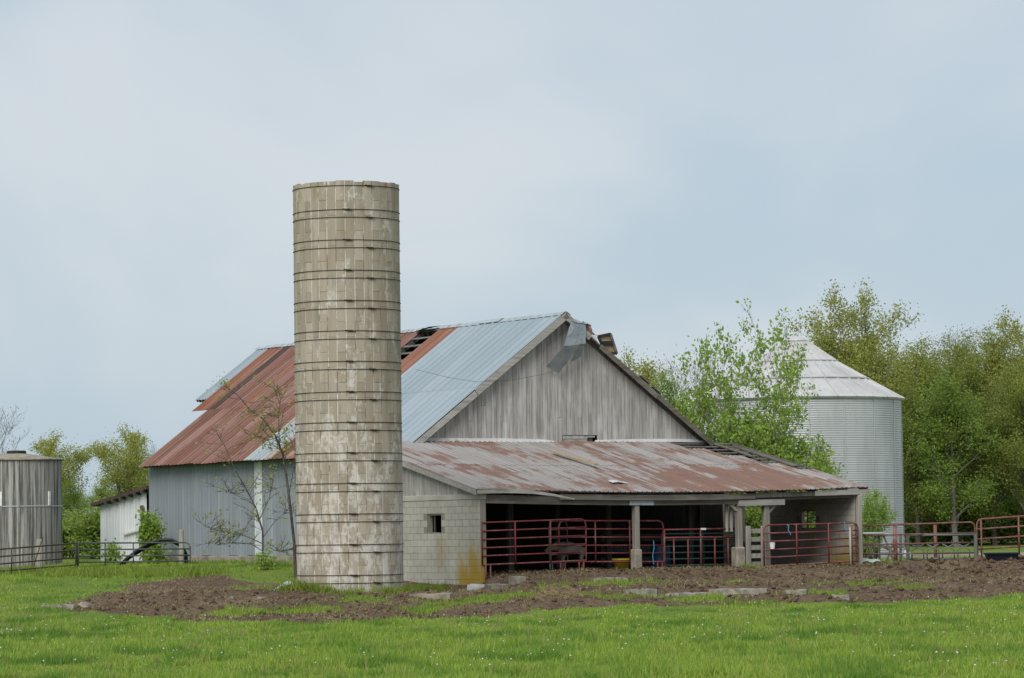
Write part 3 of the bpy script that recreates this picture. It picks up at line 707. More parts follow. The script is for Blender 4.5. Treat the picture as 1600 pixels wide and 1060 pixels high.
for j in range(15):          # roof laths, along x
    l = .05 + j * (LL - .15) / 14; mb = MB(); q = 8
    xe = T1 + .17
    for i in range(q):
        a, b = -.14 + (xe + .14) * i / q, -.14 + (xe + .14) * (i + 1) / q
        mb.hexa([lean_pt(a, l - .05, -.04), lean_pt(b, l - .05, -.04), lean_pt(b, l + .05, -.04), lean_pt(a, l + .05, -.04), lean_pt(a, l - .05, -.015), lean_pt(b, l - .05, -.015), lean_pt(b, l + .05, -.015), lean_pt(a, l + .05, -.015)])
    mb.build('lath', MT['lath'], shed)
# roof sheets, two courses, ribs every 0.17 m
ncol = 23; w = (T1 + .42) / ncol
for i in range(ncol):
    a0 = -.2 + i * w; a1 = a0 + w - .003; rb = [a0 + .03 + .17 * k for k in range(4) if .03 + .17 * k < w - .03]
    mid = LL * .5
    top = LL - .02 if i < ncol - 4 else LL - .02 - (i - (ncol - 5)) * 1.15
    sheet(lean_pt, a0, a1, -.05 + rnd.uniform(-.04, .03), min(mid + .1, top), rb, MT['shed_roof'], 'roof_sheet', shed, nl=5, rh=.02, base=rnd.uniform(0, .006))
    if top > mid + .3: sheet(lean_pt, a0, a1, mid, top, rb, MT['shed_roof'], 'roof_sheet', shed, nl=4, rh=.02, base=.010 + rnd.uniform(0, .006))
leanbar(T1 - .1, .24, .0, .03, LL * .45, LL * .86, 'loose_board', MT['beam']); leanbar(T1 - .62, .14, .0, .03, LL * .66, LL * .97, 'loose_board', MT['beam'])
# header beams, fascia and its drooping broken end
def beamx(x0, x1, y0, y1, z0, z1, name, mat, sag=1.):
    mb = MB(); q = max(1, int((x1 - x0) / 1.2))
    for i in range(q):
        a, b = x0 + (x1 - x0) * i / q, x0 + (x1 - x0) * (i + 1) / q; sa, sb = sagf(a, 0) * sag, sagf(b, 0) * sag
        mb.hexa([(a, y0, z0 + sa), (b, y0, z0 + sb), (b, y1, z0 + sb), (a, y1, z0 + sa), (a, y0, z1 + sa), (b, y0, z1 + sb), (b, y1, z1 + sb), (a, y1, z1 + sa)])
    return mb.build(name, MT[mat], shed)
tpA, tpB, tpC, tpD = [at_s(p_, 850, .1)[0] for p_ in (994, 1155, 1197, 1335)]
beamx(.02, tpB + .3, .02, .2, 2.36, 2.60, 'header_beam', 'beam'); beamx(tpB - .1, tpC + .6, -.06, .015, 2.30, 2.47, 'header_beam', 'trim'); beamx(tpB + .32, T1, .02, .2, 2.44, 2.62, 'header_beam', 'beam')
beamx(2.6, 9.4, -.10, -.065, 2.50, 2.66, 'fascia_board', 'beam'); beamx(9.42, T1 - 1.6, -.10, -.065, 2.53, 2.67, 'fascia_board', 'board_dk'); beamx(T1 - 1.75, T1 + .2, -.14, -.105, 2.53, 2.68, 'fascia_board', 'trim')
mb = MB(); pv = [gp_ for gp_ in (at_s(745, 767, -.12), at_s(790, 767, -.14), at_s(830, 769, -.16), at_s(865, 774, -.2), at_s(897, 780, -.24))]
for k in range(4):
    (xa, za), (xb, zb) = pv[k], pv[k + 1]; ha, hb = .085 - .017 * k, .085 - .017 * (k + 1); ya, yb = -.13 - .03 * k, -.13 - .03 * (k + 1)
    mb.hexa([(xa, ya - .03, za - ha), (xb, yb - .03, zb - hb), (xb, yb, zb - hb), (xa, ya, za - ha), (xa, ya - .03, za + ha), (xb, yb - .03, zb + hb), (xb, yb, zb + hb), (xa, ya, za + ha)])
mb.build('broken_fascia_board', MT['trim'], shed)
beamx(tpA - .28, tpA + .55, -.02, .015, 2.36, 2.49, 'metal_plate', 'white_strip' if False else 'galv')
# posts
def post(x, y, z0, z1, w, mat='post'): return MB().bbox(x - w / 2, x + w / 2, y - w / 2, y + w / 2, z0, z1, .012).build('post', MT[mat], shed)
post(tpA, .1, .9, 2.37 + sagf(tpA, 0), .17); MB().bbox(tpA - .13, tpA + .13, -.03, .23, .2, .98, .03).build('post_footing', MT['concrete'], shed)
post(tpB, .1, .2, 2.37 + sagf(tpB, 0), .17)
MB().bbox(tpB - .2, tpB + .13, -.06, .26, .2, 1.0, .04).build('post_footing', MT['concrete'], shed)
post(tpC, .1, .2, 2.31 + sagf(tpC, 0), .17); post(tpC + .12, .14, .2, 2.31 + sagf(tpC, 0), .09)
post(T1 - .1, -.08, .2, 2.5, .14, 'pale_post')
MB().bar((tpB - .08, .1, 2.08), (tpB - .5, .1, 2.38), .07, .08).build('brace', MT['post'], shed)
MB().bar((tpC + .08, .1, 2.0), (tpC + .48, .1, 2.34), .07, .08).build('brace', MT['post'], shed)
for px_, z0 in ((1135, 1.45), (1142, 1.45)):
    tx = at_s(px_, 800, .3)[0]; MB().bbox(tx - .04, tx + .04, .26, .34, z0, 2.38, .008).build('hanging_board', MT['pale_post'], shed)
for px_, s_ in ((797, 2.6), (950, 3.4), (1078, 3.0), (1095, 5.0), (870, 6.0)):
    tx = at_s(px_, 840, s_)[0]; post(tx, s_, .2, ez(s_) - .2 + sagf(tx, s_), .17, 'board_dk')  # inner posts use darker wood, so the shed's shade is in their colour
beamx(.3, T1 - .3, 3.3, 3.48, 2.9, 3.1, 'tie_beam', 'board_dk', .5)
for z0 in (.5, .85, 1.2): MB().bbox(tpA + 1.2, tpB - .1, 3.9, 3.94, z0, z0 + .22, .01).build('stall_board', MT['board_dk'], shed)
# white flashing where the roof meets the gable
def flash(pts, w, name):
    mb = MB()
    for (a, b) in zip(pts, pts[1:]):
        (xa, za, oa), (xb, zb, ob) = a, b
        mb.hexa([(xa, GY0 - .05 - oa, za - w), (xb, GY0 - .05 - ob, zb - w), (xb, GY0 - .03, zb - w + .02), (xa, GY0 - .03, za - w + .02), (xa, GY0 - .045, za), (xb, GY0 - .045, zb), (xb, GY0 - .028, zb), (xa, GY0 - .028, za)])
    return mb.build(name, MT['flash'], shed)
fp = [(at_s(px_, py_, GY0 - .05)[0], at_s(px_, py_, GY0 - .05)[1], o_) for (px_, py_, o_) in ((655, 684, .05), (720, 685, .05), (780, 685, .07), (820, 686, .1), (850, 687, .15), (873, 690, .2))]
flash(fp, .13, 'flashing')
fp = [(at_s(px_, py_, GY0 - .05)[0], at_s(px_, py_, GY0 - .05)[1], .06) for (px_, py_) in ((930, 688), (960, 687), (1010, 686), (1060, 686), (1108, 687))]
flash(fp, .10, 'flashing')
# loose things on the roof
o = leanbar(0, .15, .026, .06, 0, 2.2, 'loose_board', MT['crate']); t_, _ = at_s(905, 724, 4.0); o.location = (t_ - .0, 3.2, SL * 3.2 + .05); o.rotation_euler = (0, 0, R(8))
# left return wall joining shed to barn corner (behind the silo)
sheet(lambda a, l, nn: (a, 7.15 - nn, l), .2, 1.85, .0, 4.2, [.4, .8, 1.2, 1.6], MT['wall_blue'], 'return_wall', shed, nl=1)
t_, z_ = at_s(966, 749, 1.0)
sc = empty('loose_roof_scrap', l2w(t_, 1.0, ez(1.0) + sagf(t_, 1.0) + .03), YAW, 'small bent scrap of grey metal lying on the shed roof near its eave', 'metal scrap')
mb = MB()
for k in range(4):
    a, b = -.28 + .14 * k, -.14 + .14 * k; za, zb = .03 * math.sin(k * 1.3), .03 * math.sin(k * 1.3 + 1.3)
    mb.hexa([(a, -.14, za), (b, -.16, zb), (b, .14, zb + .06), (a, .12, za + .06), (a, -.14, za + .006), (b, -.16, zb + .006), (b, .14, zb + .066), (a, .12, za + .066)])
mb.build('sheet', MT['flash'], sc)

# ---------------------------------------------------------------- concrete stave silo
SC = at_y(547.5, 925, 92.7); SX, SY = SC.x, SC.y; SR = 1.41
sz = -.30; silo = empty('silo', (SX, SY, sz), 0, 'tall roofless concrete stave silo with rusty hoops beside the barn', 'silo')
TOPZ = 10.78 - sz; ROWH = .798; NS = 36; dA = 2 * math.pi / NS
def stave_mesh(h, name):
    mb = MB(); hw = dA / 2 - .0075 / SR; c = .006; vs = []
    for (rr, zi, ai) in ((SR - .06, 0, 0), (SR - c, 0, 0), (SR, c, c / SR)):
        for z in (zi, h - zi - (.004 if zi == 0 else 0)):
            for a in (-(hw - ai), 0, hw - ai): vs.append((rr * math.cos(a), rr * math.sin(a), z))
    f = []
    for ring in (0, 1):
        p, q = ring * 6, ring * 6 + 6
        f += [(p, p + 1, q + 1, q), (p + 1, p + 2, q + 2, q + 1), (p + 4, p + 3, q + 3, q + 4), (p + 5, p + 4, q + 4, q + 5), (p + 3, p, q, q + 3), (p + 2, p + 5, q + 5, q + 2)]
    f += [(12, 13, 16, 15), (13, 14, 17, 16), (1, 0, 3, 4), (2, 1, 4, 5)]
    mb.add(vs, f); return mb.mesh(name, MT['stave'])
full = stave_mesh(ROWH, 'stave'); cache = {}
front = math.atan2(-SY, -SX); back = MB()
lean = Matrix.Identity(4)
for c in range(NS):
    ang = front + (c - NS / 2 + .35) * dA; da = (c - NS / 2 + .35) * dA
    da = math.atan2(math.sin(da), math.cos(da)); z = -.2 + (ROWH / 2 if c % 2 else 0)
    rows = []
    if c % 2: rows.append((-.2, ROWH / 2))
    while z < TOPZ - .02:
        h = ROWH if z + ROWH < TOPZ - .15 else TOPZ - z + (rnd.choice([0, 0, .015, -.02, .02]))
        rows.append((z, h)); z += ROWH if z + ROWH < TOPZ - .15 else 99
    for (z0, h) in rows:
        key = round(h, 3); me = full if abs(h - ROWH) < 1e-6 else cache.setdefault(key, stave_mesh(h, 'stave'))
        if abs(da) < 9.8 * dA: link('stave', me, silo, (rnd.uniform(-.003, .003), rnd.uniform(-.003, .003), z0), (0, 0, ang))
        else:
            ca, sa = math.cos(ang), math.sin(ang); b = len(back.v)
            for v_ in me.vertices: back.v.append((v_.co.x * ca - v_.co.y * sa, v_.co.x * sa + v_.co.y * ca, v_.co.z + z0))
            back.f += [tuple(b + i for i in p.vertices) for p in me.polygons]
tag(back.build('stave_backing', MT['stave'], silo), kind='stuff')
mb = MB(); n = 72
for rr in (SR - .010, SR - .062):
    for z in (-.2, TOPZ - .16):
        for k in range(n): a = 2 * math.pi * k / n; mb.v.append((rr * math.cos(a), rr * math.sin(a), z))
for k in range(n):
    k2 = (k + 1) % n; mb.f += [(k, k2, n + k2, n + k), (2 * n + k2, 2 * n + k, 3 * n + k, 3 * n + k2), (n + k, n + k2, 3 * n + k2, 3 * n + k)]
mb.build('joint_mortar', MT['mortar'], silo)
hoop = MB(); n = 72
pts = [((SR + .011) * math.cos(2 * math.pi * k / n), (SR + .011) * math.sin(2 * math.pi * k / n), 0) for k in range(n + 1)]
hoop.tube(pts, .0085, 6, False); hoop_me = hoop.mesh('hoop', MT['iron'], True)
lug = MB(); lug.bbox(SR + .0, SR + .045, -.07, .07, -.024, .02, .012); lug.tube([(SR + .03, -.13, .014), (SR + .03, .13, -.014)], .011, 6); lug_me = lug.mesh('hoop_lug', MT['iron'])
zs = [10.66 - sz]; z = 10.03 - sz
while z > .2: zs += [z, z - .208]; z -= ROWH
for i, z in enumerate(zs):
    h = link('hoop', hoop_me, silo, (0, 0, z), (R(rnd.uniform(-.12, .12)), R(rnd.uniform(-.12, .12)), 0))
    pxl = (550 + 6 * (i // 2) / 13) if i % 2 else (584 + 6 * (i // 2) / 13)
    link('hoop_lug', lug_me, h, (0, 0, 0), (0, 0, front + math.asin(max(-1, min(1, (pxl - 548) / 83.)))))

# ---------------------------------------------------------------- white lean-to at the far end of the barn
ws = empty('white_shed', A0, YAW, 'low white metal lean-to against the far end of the barn', 'shed')
wx = XW + .15; y0, y1 = GY0 + LB + .05, at_t(157, 830, XW + .15)[0]; za, zb = at_t(229, 764, wx)[1], at_t(157, 788, wx)[1]
n = 9; w = (y1 - y0) / n
for i in range(n):
    a0 = y0 + i * w; a1 = a0 + w - .004
    if i == 0: continue
    zz = za + (zb - za) * (i + .5) / n
    sheet(lambda a, l, nn: (wx - nn, a, (za + (zb - za) * (a - y0) / (y1 - y0)) if l > 1 else .3), a0, a1, 0, 2, [a0 + .04, a0 + w * .5], MT['wall_white'], 'wall_sheet', ws, nl=1, rh=.016)
sheet(lambda a, l, nn: (a, y1 + nn, l), wx, wx + 6, .3, zb, [wx + .4 * k for k in range(1, 15)], MT['wall_white'], 'end_wall', ws, nl=1)
mb = MB(); mb.hexa([(wx - .25, y0, za - .02), (wx + 6.2, y0, za - .02), (wx + 6.2, y1 + .3, zb - .08), (wx - .25, y1 + .3, zb - .08), (wx - .25, y0, za + .1), (wx + 6.2, y0, za + .1), (wx + 6.2, y1 + .3, zb + .03), (wx - .25, y1 + .3, zb + .03)]); mb.build('roof', MT['roof_dark'], ws)
for k in range(6):
    yy = y0 + .3 + k * .62; zz = za + (zb - za) * (yy - y0) / (y1 - y0) - .06; MB().box(wx - .3, wx - .03, yy, yy + .06, zz - .06, zz + .04).build('rafter_tail', MT['board_dk'], ws)
s_a, z_a = at_t(226, 790, wx - .1); MB().bar((wx - .12, s_a, .4), (wx - .12, s_a + .2, z_a), .1, .12).build('corner_post', MT['beam'], ws)
MB().bar((wx - .08, at_t(195, 835, wx)[0], at_t(195, 835, wx)[1]), (wx - .08, at_t(228, 826, wx)[0], at_t(228, 826, wx)[1]), .05, .07).build('loose_strip', MT['white'], ws)

# ---------------------------------------------------------------- grain bin
BC = at_y(1250, 840, 129.); BR = 3.80; bz = gh(BC.x, BC.y); b_top = at_y(1250, 626, 129.).z - bz
gbin = empty('grain_bin', (BC.x, BC.y, bz), 0, 'large corrugated grey grain bin with pale conical roof', 'grain bin')
NR, NSH = 8, 9; rh_ = b_top / NR; sa = 2 * math.pi / NSH
mb = MB(); cols, rows = 12, 9 * 4; vs = []
for j in range(rows + 1):
    z = rh_ * j / rows; rr = BR + .010 * math.cos(2 * math.pi * j / 4)
    for i in range(cols + 1):
        a = sa * i / cols; vs.append((rr * math.cos(a), rr * math.sin(a), z))
mb.add(vs, [(j * (cols + 1) + i, j * (cols + 1) + i + 1, (j + 1) * (cols + 1) + i + 1, (j + 1) * (cols + 1) + i) for j in range(rows) for i in range(cols)])
shm = mb.mesh('wall_sheet', MT['bin'], True)
for r_ in range(NR):
    for k in range(NSH): link('wall_sheet', shm, gbin, (0, 0, r_ * rh_), (0, 0, sa * (k + .5 * (r_ % 2)) + .2))
for k in range(NSH * 2):
    a = sa * k / 2 + .2; MB().bar(((BR + .022) * math.cos(a), (BR + .022) * math.sin(a), 0 if k % 2 else .05), ((BR + .022) * math.cos(a), (BR + .022) * math.sin(a), b_top - .03), .035, .012, (math.cos(a), math.sin(a), 0)).build('seam', MT['bin'], gbin)
apz = at_y(1245, 536, 129.).z - bz; tiers = [(BR + .1, b_top), (2.62, b_top + (apz - b_top) * .34), (1.45, b_top + (apz - b_top) * .66), (.42, apz)]
NP = 32
for ti in range(3):
    (r0, z0), (r1, z1) = tiers[ti], tiers[ti + 1]; hw = math.pi / NP; L_ = math.hypot(r0 - r1, z1 - z0); off = .022 * (2 - ti) * 0 + .012 * ti
    mb = MB(); vs = []
    for (rr, zz) in ((r0 + (.06 if ti else .03), z0 - (.035 if ti else .015)), (r1, z1)):
        w0 = hw * rr
        for (f_, h) in ((-1, .0), (-1, .045), (-.93, .045), (-.9, .0), (.9, 0), (1, 0)):
            vs.append((rr * math.cos(hw * f_), rr * math.sin(hw * f_), zz + h + off + .012))
    q = len(vs) // 2
    mb.add(vs, [(i, i + 1, q + i + 1, q + i) for i in range(q - 1)] + [tuple(range(q - 1, -1, -1))])
    me = mb.mesh('roof_panel', MT['bin_roof'])
    for k in range(NP): link('roof_panel', me, gbin, (0, 0, 0), (0, 0, 2 * math.pi * k / NP + .03 * ti))
ring = MB(); ring.tube([((BR + .05) * math.cos(2 * math.pi * k / 64), (BR + .05) * math.sin(2 * math.pi * k / 64), b_top - .03) for k in range(65)], .04, 6, False); ring.build('eave_ring', MT['bin'], gbin, True)
for (rr, zz) in tiers[1:3]:
    ring = MB(); ring.tube([((rr + .04) * math.cos(2 * math.pi * k / 64), (rr + .04) * math.sin(2 * math.pi * k / 64), zz + .03) for k in range(65)], .035, 6, False); ring.build('roof_ring', MT['bin_roof'], gbin, True)
def lathe(prof, n=24):
    mb = MB(); vs = []
    for (rr, zz) in prof:
        for k in range(n): a = 2 * math.pi * k / n; vs.append((rr * math.cos(a), rr * math.sin(a), zz))
    fs = [(j * n + k, j * n + (k + 1) % n, (j + 1) * n + (k + 1) % n, (j + 1) * n + k) for j in range(len(prof) - 1) for k in range(n)]
    fs += [tuple(range(n - 1, -1, -1)), tuple((len(prof) - 1) * n + k for k in range(n))]
    return mb.add(vs, fs)
lathe([(.40, apz - .06), (.40, apz + .06), (.43, apz + .07), (.42, apz + .1), (.15, apz + .24)]).build('roof_cap', MT['bin_roof'], gbin)
for px_ in (1190, 1255):      # vents on the near slope of the roof
    ph = math.asin((px_ - 1250) / F * 129 / 3.3); rr = 3.3; aa = -math.pi / 2 + ph
    MB().bbox(-.2, .2, -.22, .22, -.2, .15, .09).build('roof_vent', MT['bin_roof'], gbin, False, (rr * math.cos(aa), rr * math.sin(aa), b_top + (BR - rr) * .57 + .02), (0, 0, aa))

# ---------------------------------------------------------------- old streaked tank at the left edge
TC = at_y(27, 880, 122.5); TR = 1.57; tz = gh(TC.x, TC.y) - .1; th = at_y(60, 719, 121.).z - tz
tank = empty('storage_tank', (TC.x, TC.y, tz), 0, 'round metal tank with dark vertical streaks at the left edge', 'tank')
lathe([(TR, 0), (TR, th)], 64).build('wall', MT['tank'], tank, False)
lathe([(TR + .06, th + .006), (TR + .07, th + .05), (.35, th + .26), (.3, th + .27)], 48).build('roof', MT['concrete'], tank)
lathe([(.34, th + .255), (.34, th + .34), (.3, th + .37)], 20).build('roof_cap', MT['iron'], tank)
zb_ = at_y(50, 792, 121.).z - tz
lathe([(TR + .004, zb_), (TR + .02, zb_ + .01), (TR + .02, zb_ + .03), (TR + .004, zb_ + .04)], 64).build('seam_band', MT['galv'], tank)
for px_ in (12, 83):
    a = -math.pi / 2 + math.asin(max(-.99, min(.99, (px_ - 27) / F * 122 / TR))); MB().bbox(-.015, .03, -.05, .05, zb_ + .04, zb_ + .53, .006).build('bracket', MT['white'], tank, False, ((TR + .01) * math.cos(a), (TR + .01) * math.sin(a), 0), (0, 0, a))

# ---------------------------------------------------------------- gates and pipe panels
def gate(name, label, cat, p0, p1, zb, zt, nr, ups, r, mat, rl=False, rr=False, legs=(), group=None, fr=None, foot=None, bot=True):
    """p0,p1 ground plan ends; zb/zt = (left,right) heights of bottom and top rail"""
    P0, P1 = Vector((p0[0], p0[1], 0)), Vector((p1[0], p1[1], 0)); d = P1 - P0; g0 = gsurf(p0[0], p0[1])
    e = empty(name, (p0[0], p0[1], g0), 0, label, cat, group); L_ = d.length
    def pt(f, k): return Vector((d.x * f, d.y * f, (zb[0] * (1 - f) + zb[1] * f) * (1 - k) + (zt[0] * (1 - f) + zt[1] * f) * k - g0))
    c = .16 / L_; H_ = zt[0] - zb[0]; ck = .16 / H_
    pts = [pt(0, 0)]
    pts += [pt(0, 1 - ck), pt(c * .3, 1 - ck * .3), pt(c, 1)] if rl else [pt(0, 1)]
    pts += [pt(1 - c, 1), pt(1 - c * .3, 1 - ck * .3), pt(1, 1 - ck)] if rr else [pt(1, 1)]
    pts += [pt(1, 0)]
    if bot: pts += [pt(0, 0)]
    MB().tube(pts, r, 8).build('frame', MT[mat], e, True)
    for k in range(1, nr):
        f = (fr[k - 1] if fr else k / nr); MB().tube([pt(.0, f), pt(1., f)], r * .92, 8).build('rail', MT[mat], e, True)
    for u_ in ups:
        o_ = Vector((d.y, -d.x, 0)).normalized() * r * 1.1; MB().tube([pt(u_, -.01) + o_, pt(u_, 1.0) + o_], r * .95, 8).build('upright', MT[mat], e, True)
    for (f, side) in legs:      # hairpin foot
        b = pt(f, 0); dv = d.normalized() * (.16 * side); q = g0 * 0
        gx_, gy_ = p0[0] + d.x * f, p0[1] + d.y * f; zg = gsurf(gx_, gy_) - g0 - .03
        MB().tube([b, Vector((b.x, b.y, zg + .05)), Vector((b.x, b.y, zg)) + dv * .3, Vector((b.x, b.y, zg)) + dv * .8, Vector((b.x, b.y, zg + .06)) + dv, b + dv], r, 8).build('leg', MT[mat], e, True)
    return e
def S(px, py, s): t_, z_ = at_s(px, py, s); p = l2w(t_, s); return (p.x, p.y), z_
pA0, za0 = S(753, 817, -.02); pA1, za1 = S(915, 811, .15); _, zb0 = S(753, 883, -.02); _, zb1 = S(915, 876, .15)
FRR = [.21, .40, .60, .80]
gate('pipe_gate', 'red six bar pipe gate hung from the block wall corner of the shed', 'gate', pA0, pA1, (zb0, zb1), (za0, za1), 5, (.31, .65), .024, 'red_pipe', False, True, ((.03, 1), (.93, 1)), 'red pipe gates across the shed front', FRR)
pB0, zt0 = S(873, 814, .42); pB1, zt1 = S(1036, 814, .42); _, zb0 = S(873, 878, .42); _, zb1 = S(1036, 878, .42)
gate('pipe_gate', 'red six bar pipe gate passing behind the concrete footed post', 'gate', pB0, pB1, (zb0, zb1), (zt0, zt1), 5, (.34, .67), .024, 'red_pipe', True, True, ((.01, 1), (.985, -1)), 'red pipe gates across the shed front', FRR)
pG0, zt0 = S(858, 815, .75); pG1, zt1 = S(886, 815, 1.5); _, zb0 = S(858, 880, .75)
gate('pipe_gate', 'dull grey pipe gate swung inside behind the red gates', 'gate', pG0, pG1, (zb0, zb0), (zt0, zt0), 5, (), .02, 'grey_pipe', True, True, ((.02, 1),))
# feeder panel with short uprights
pC0, zt0 = S(1038, 828, .30); pC1, zt1 = S(1148, 826, .30); _, zb0 = S(1038, 886, .30); _, zb1 = S(1148, 886, .30)
e = empty('feeding_gate', (pC0[0], pC0[1], gsurf(*pC0)), 0, 'red feeding panel with a row of short uprights in front of a green gate', 'feed panel'); g0 = e.location.z
d = Vector((pC1[0] - pC0[0], pC1[1] - pC0[1], 0)); cpt = lambda f, k: Vector((d.x * f, d.y * f, (zb0 * (1 - f) + zb1 * f) * (1 - k) + (zt0 * (1 - f) + zt1 * f) * k - g0))
MB().tube([cpt(0, 1), cpt(1, 1)], .024, 8).build('rail', MT['red_pipe'], e, True); MB().tube([cpt(0, .78), cpt(1, .78)], .03, 8).build('rail', MT['red_pipe'], e, True)
for f in (.0, .13, .33, .51, .71, .9): MB().tube([cpt(f, -.2), cpt(f, 1 if f in (0, .51) else .78)], .024, 8).build('upright', MT['red_pipe'], e, True)
o_ = cpt(.55, 1); MB().bbox(-.09, .09, -.02, .02, -.03, .03, .004).build('tag', MT['white'], e, False, o_ + Vector((0, -.03, .0)), (0, 0, YAW))
pD0, zt0 = S(1034, 841, .9); pD1, _ = S(1156, 841, .9); _, zb0 = S(1034, 884, .9)
gate('pipe_gate', 'dark green pipe gate behind the red feeding panel', 'gate', pD0, pD1, (zb0, zb0), (zt0 + .12, zt0 + .12), 5, (.5,), .022, 'green_gate')
# tilted red gate on the right, standing proud of the end bay
pE0, zt0 = S(1193, 821, -.25); pE1, zt1 = S(1340, 817, -.25); _, zb0 = S(1197, 885, -.25); _, zb1 = S(1340, 877, -.25)
gate('pipe_gate', 'red six bar pipe gate across the right end bay with a bucket hung on it', 'gate', pE0, pE1, (zb0, zb1), (zt0, zt1), 5, (.34, .68), .024, 'red_pipe', True, True, ((.03, 1),), 'red pipe gates across the shed front', FRR)
# narrow panel seen nearly edge on + its post
q0, zt0 = S(1331, 822, -.45); q1, zt1 = S(1347, 818, .9); _, zb0 = S(1331, 885, -.45)
gate('pipe_fence', 'narrow rusty red pipe panel standing nearly edge on at the shed corner', 'fence', q0, q1, (zb0, zb0 + .05), (zt0, zt1 + .05), 8, (), .02, 'rust_pipe')
pp, ztp = S(1328, 819, -.55); MB_ = MB().tube([(0, 0, -.25), (0, 0, ztp - gh(*pp) - .1)], .03, 8)
tag(MB_.build('pipe_post', MT['pale_post'], None, True, (pp[0], pp[1], gsurf(*pp))), 'thin pale rusty pipe post at the right corner of the shed', 'post')
# fence line running right
Yf = 108.5
def W(px, py, Y=Yf): p = at_y(px, py, Y); return (p.x, p.y), p.z
f0, zt0 = W(1343, 822, 106.5); f1, zt1 = W(1523, 816); _, zb0 = W(1343, 881, 106.5); _, zb1 = W(1523, 880)
gate('pipe_gate', 'long rusty pipe gate with rounded end between shed and manure heap', 'gate', f0, f1, (zb0, zb1), (zt0, zt1), 4, (.31,), .027, 'rust_pipe', False, True, (), 'rusty pipe gates along the yard fence', [.25, .5, .74])
f0, zt0 = W(1526, 812, 108.3); f1, zt1 = W(1650, 803, 107); _, zb0 = W(1526, 874, 108.3); _, zb1 = W(1650, 866, 107)
gate('pipe_gate', 'rusty orange pipe gate at the right edge of the picture', 'gate', f0, f1, (zb0, zb1), (zt0 - .0, zt1), 4, (.06, .535), .030, 'rust_pipe', True, False, ((.535, 1),), 'rusty pipe gates along the yard fence')
for px_, lab in ((1398, 'stout rusty red pipe post nearest the grain bin in the yard fence'), (1461, 'stout rusty red pipe post in front of the open field')):
    p_, zt_ = W(px_, 820, 108.9); zz = gsurf(*p_)
    o = MB().tube([(0, 0, -.25), (0, 0, zt_ - zz)], .055, 10).tube([(0, 0, zt_ - zz), (0, 0, zt_ - zz + .02)], .062, 10).build('pipe_post', MT['rust_pipe'], None, True, (p_[0], p_[1], zz)); tag(o, lab, 'post', 'red fence posts')
# grey hay feeder panel with crossed bars, in front
f0, zt0 = W(1418, 837, 107.6); f1, zt1 = W(1524, 834, 107.6); _, zb0 = W(1418, 884, 107.6); gz0 = gsurf(*f0)
e = empty('feeder_rack', (f0[0], f0[1], gz0), 0, 'grey hay feeder rack with crossed slanting bars in front of the rusty gate', 'feeder'); dx = f1[0] - f0[0]; zt = zt0 - gz0; zb = zb0 - gz0
for z_, r_ in ((zt, .032), (zb + .2, .03), (zb, .028)): MB().tube([(-.05, 0, z_), (dx + .05, 0, z_)], r_, 8).build('rail', MT['grey_pipe'], e, True)
for f in (0., 1.): MB().bbox(dx * f - .05, dx * f + .05, -.03, .03, zb - .25, zt + .02, .008).build('upright', MT['grey_pipe'], e)
for k in range(4):
    xa = .3 + k * .47; hh = zt - .28; lo_ = zb + .2
    for (a, b) in ((xa - .18, xa + .18), (xa + .18, xa - .18)):
        MB().tube([(a, -.03, hh), (b, -.03, lo_ + .26), (b, -.03, lo_)], .022, 7).build('slant_bar', MT['grey_pipe'], e, True)
    MB().tube([(xa, 0, lo_), (xa, 0, zb)], .018, 6).build('stub', MT['grey_pipe'], e, True)
# second rack behind, left of it
f0, zt0 = W(1352, 832, 110.5); gz0 = gsurf(*f0); f1, _ = W(1412, 832, 110.5); dx = f1[0] - f0[0]
e = empty('feeder_rack', (f0[0], f0[1], gz0), 0, 'weathered feeder rack with crossed legs behind the narrow panel by the shed corner', 'feeder'); zt = zt0 - gz0
MB().bbox(-.1, dx * .5, -.2, .2, zt - .06, zt, .01).build('top_board', MT['galv'], e)
for (xa, xb) in ((-.05, .35), (.35, -.05), (.42, .44), (.55, .95), (.98, .6), (dx - .1, dx - .12)): MB().bar((xa, 0, zt - .05), (xb, .02, -.1), .05, .06).build('leg', MT['beam'], e)
MB().bar((-.1, .04, .55), (dx, .04, .5), .05, .06).build('brace', MT['beam'], e)

# left side gates
l0, zt0 = W(-30, 861, 112); l1, zt1 = W(120, 849, 117.2); _, zb0 = W(-30, 907, 112); _, zb1 = W(120, 894, 117.2)
gate('pipe_gate', 'brown five bar pipe gate in front of the streaked tank', 'gate', l0, l1, (zb0, zb1), (zt0, zt1), 4, (.3, .98), .028, 'brown_pipe', False, False, (), 'pipe gates left of the barn')
l0, zt0 = W(121, 849, 117.2); l1, zt1 = W(297, 848, 116.2); _, zb0 = W(121, 896, 117.2); _, zb1 = W(297, 893, 116.2)
gate('pipe_gate', 'dark green five bar pipe gate in front of the black hose loop', 'gate', l0, l1, (zb0, zb1), (zt0, zt1), 5, (.01, .25, .5), .026, 'green_pipe', False, True, (), 'pipe gates left of the barn', [.17, .36, .56, .78])
def woodpost(px, pyt, Y, w, lab, mat='pale_post', tilt=0.):
    p = at_y(px, pyt, Y); g_ = gsurf(p.x, p.y); h = p.z - g_
    mb = MB(); mb.tube([(0, 0, -.3), (.01, 0, h * .5), (tilt, 0, h - .02), (tilt, 0, h)], [w, w * .97, w * .93, w * .8], 9)
    tag(mb.build('fence_post', MT[mat], None, False, (p.x, p.y, g_)), lab, 'post')
woodpost(62, 843, 117.6, .115, 'pale wooden fence post in front of the streaked tank')
woodpost(283, 828, 117.0, .09, 'pale wooden fence post in front of the blue barn wall')
p = at_y(67, 840, 117.3); q = at_y(48, 902, 117.2)
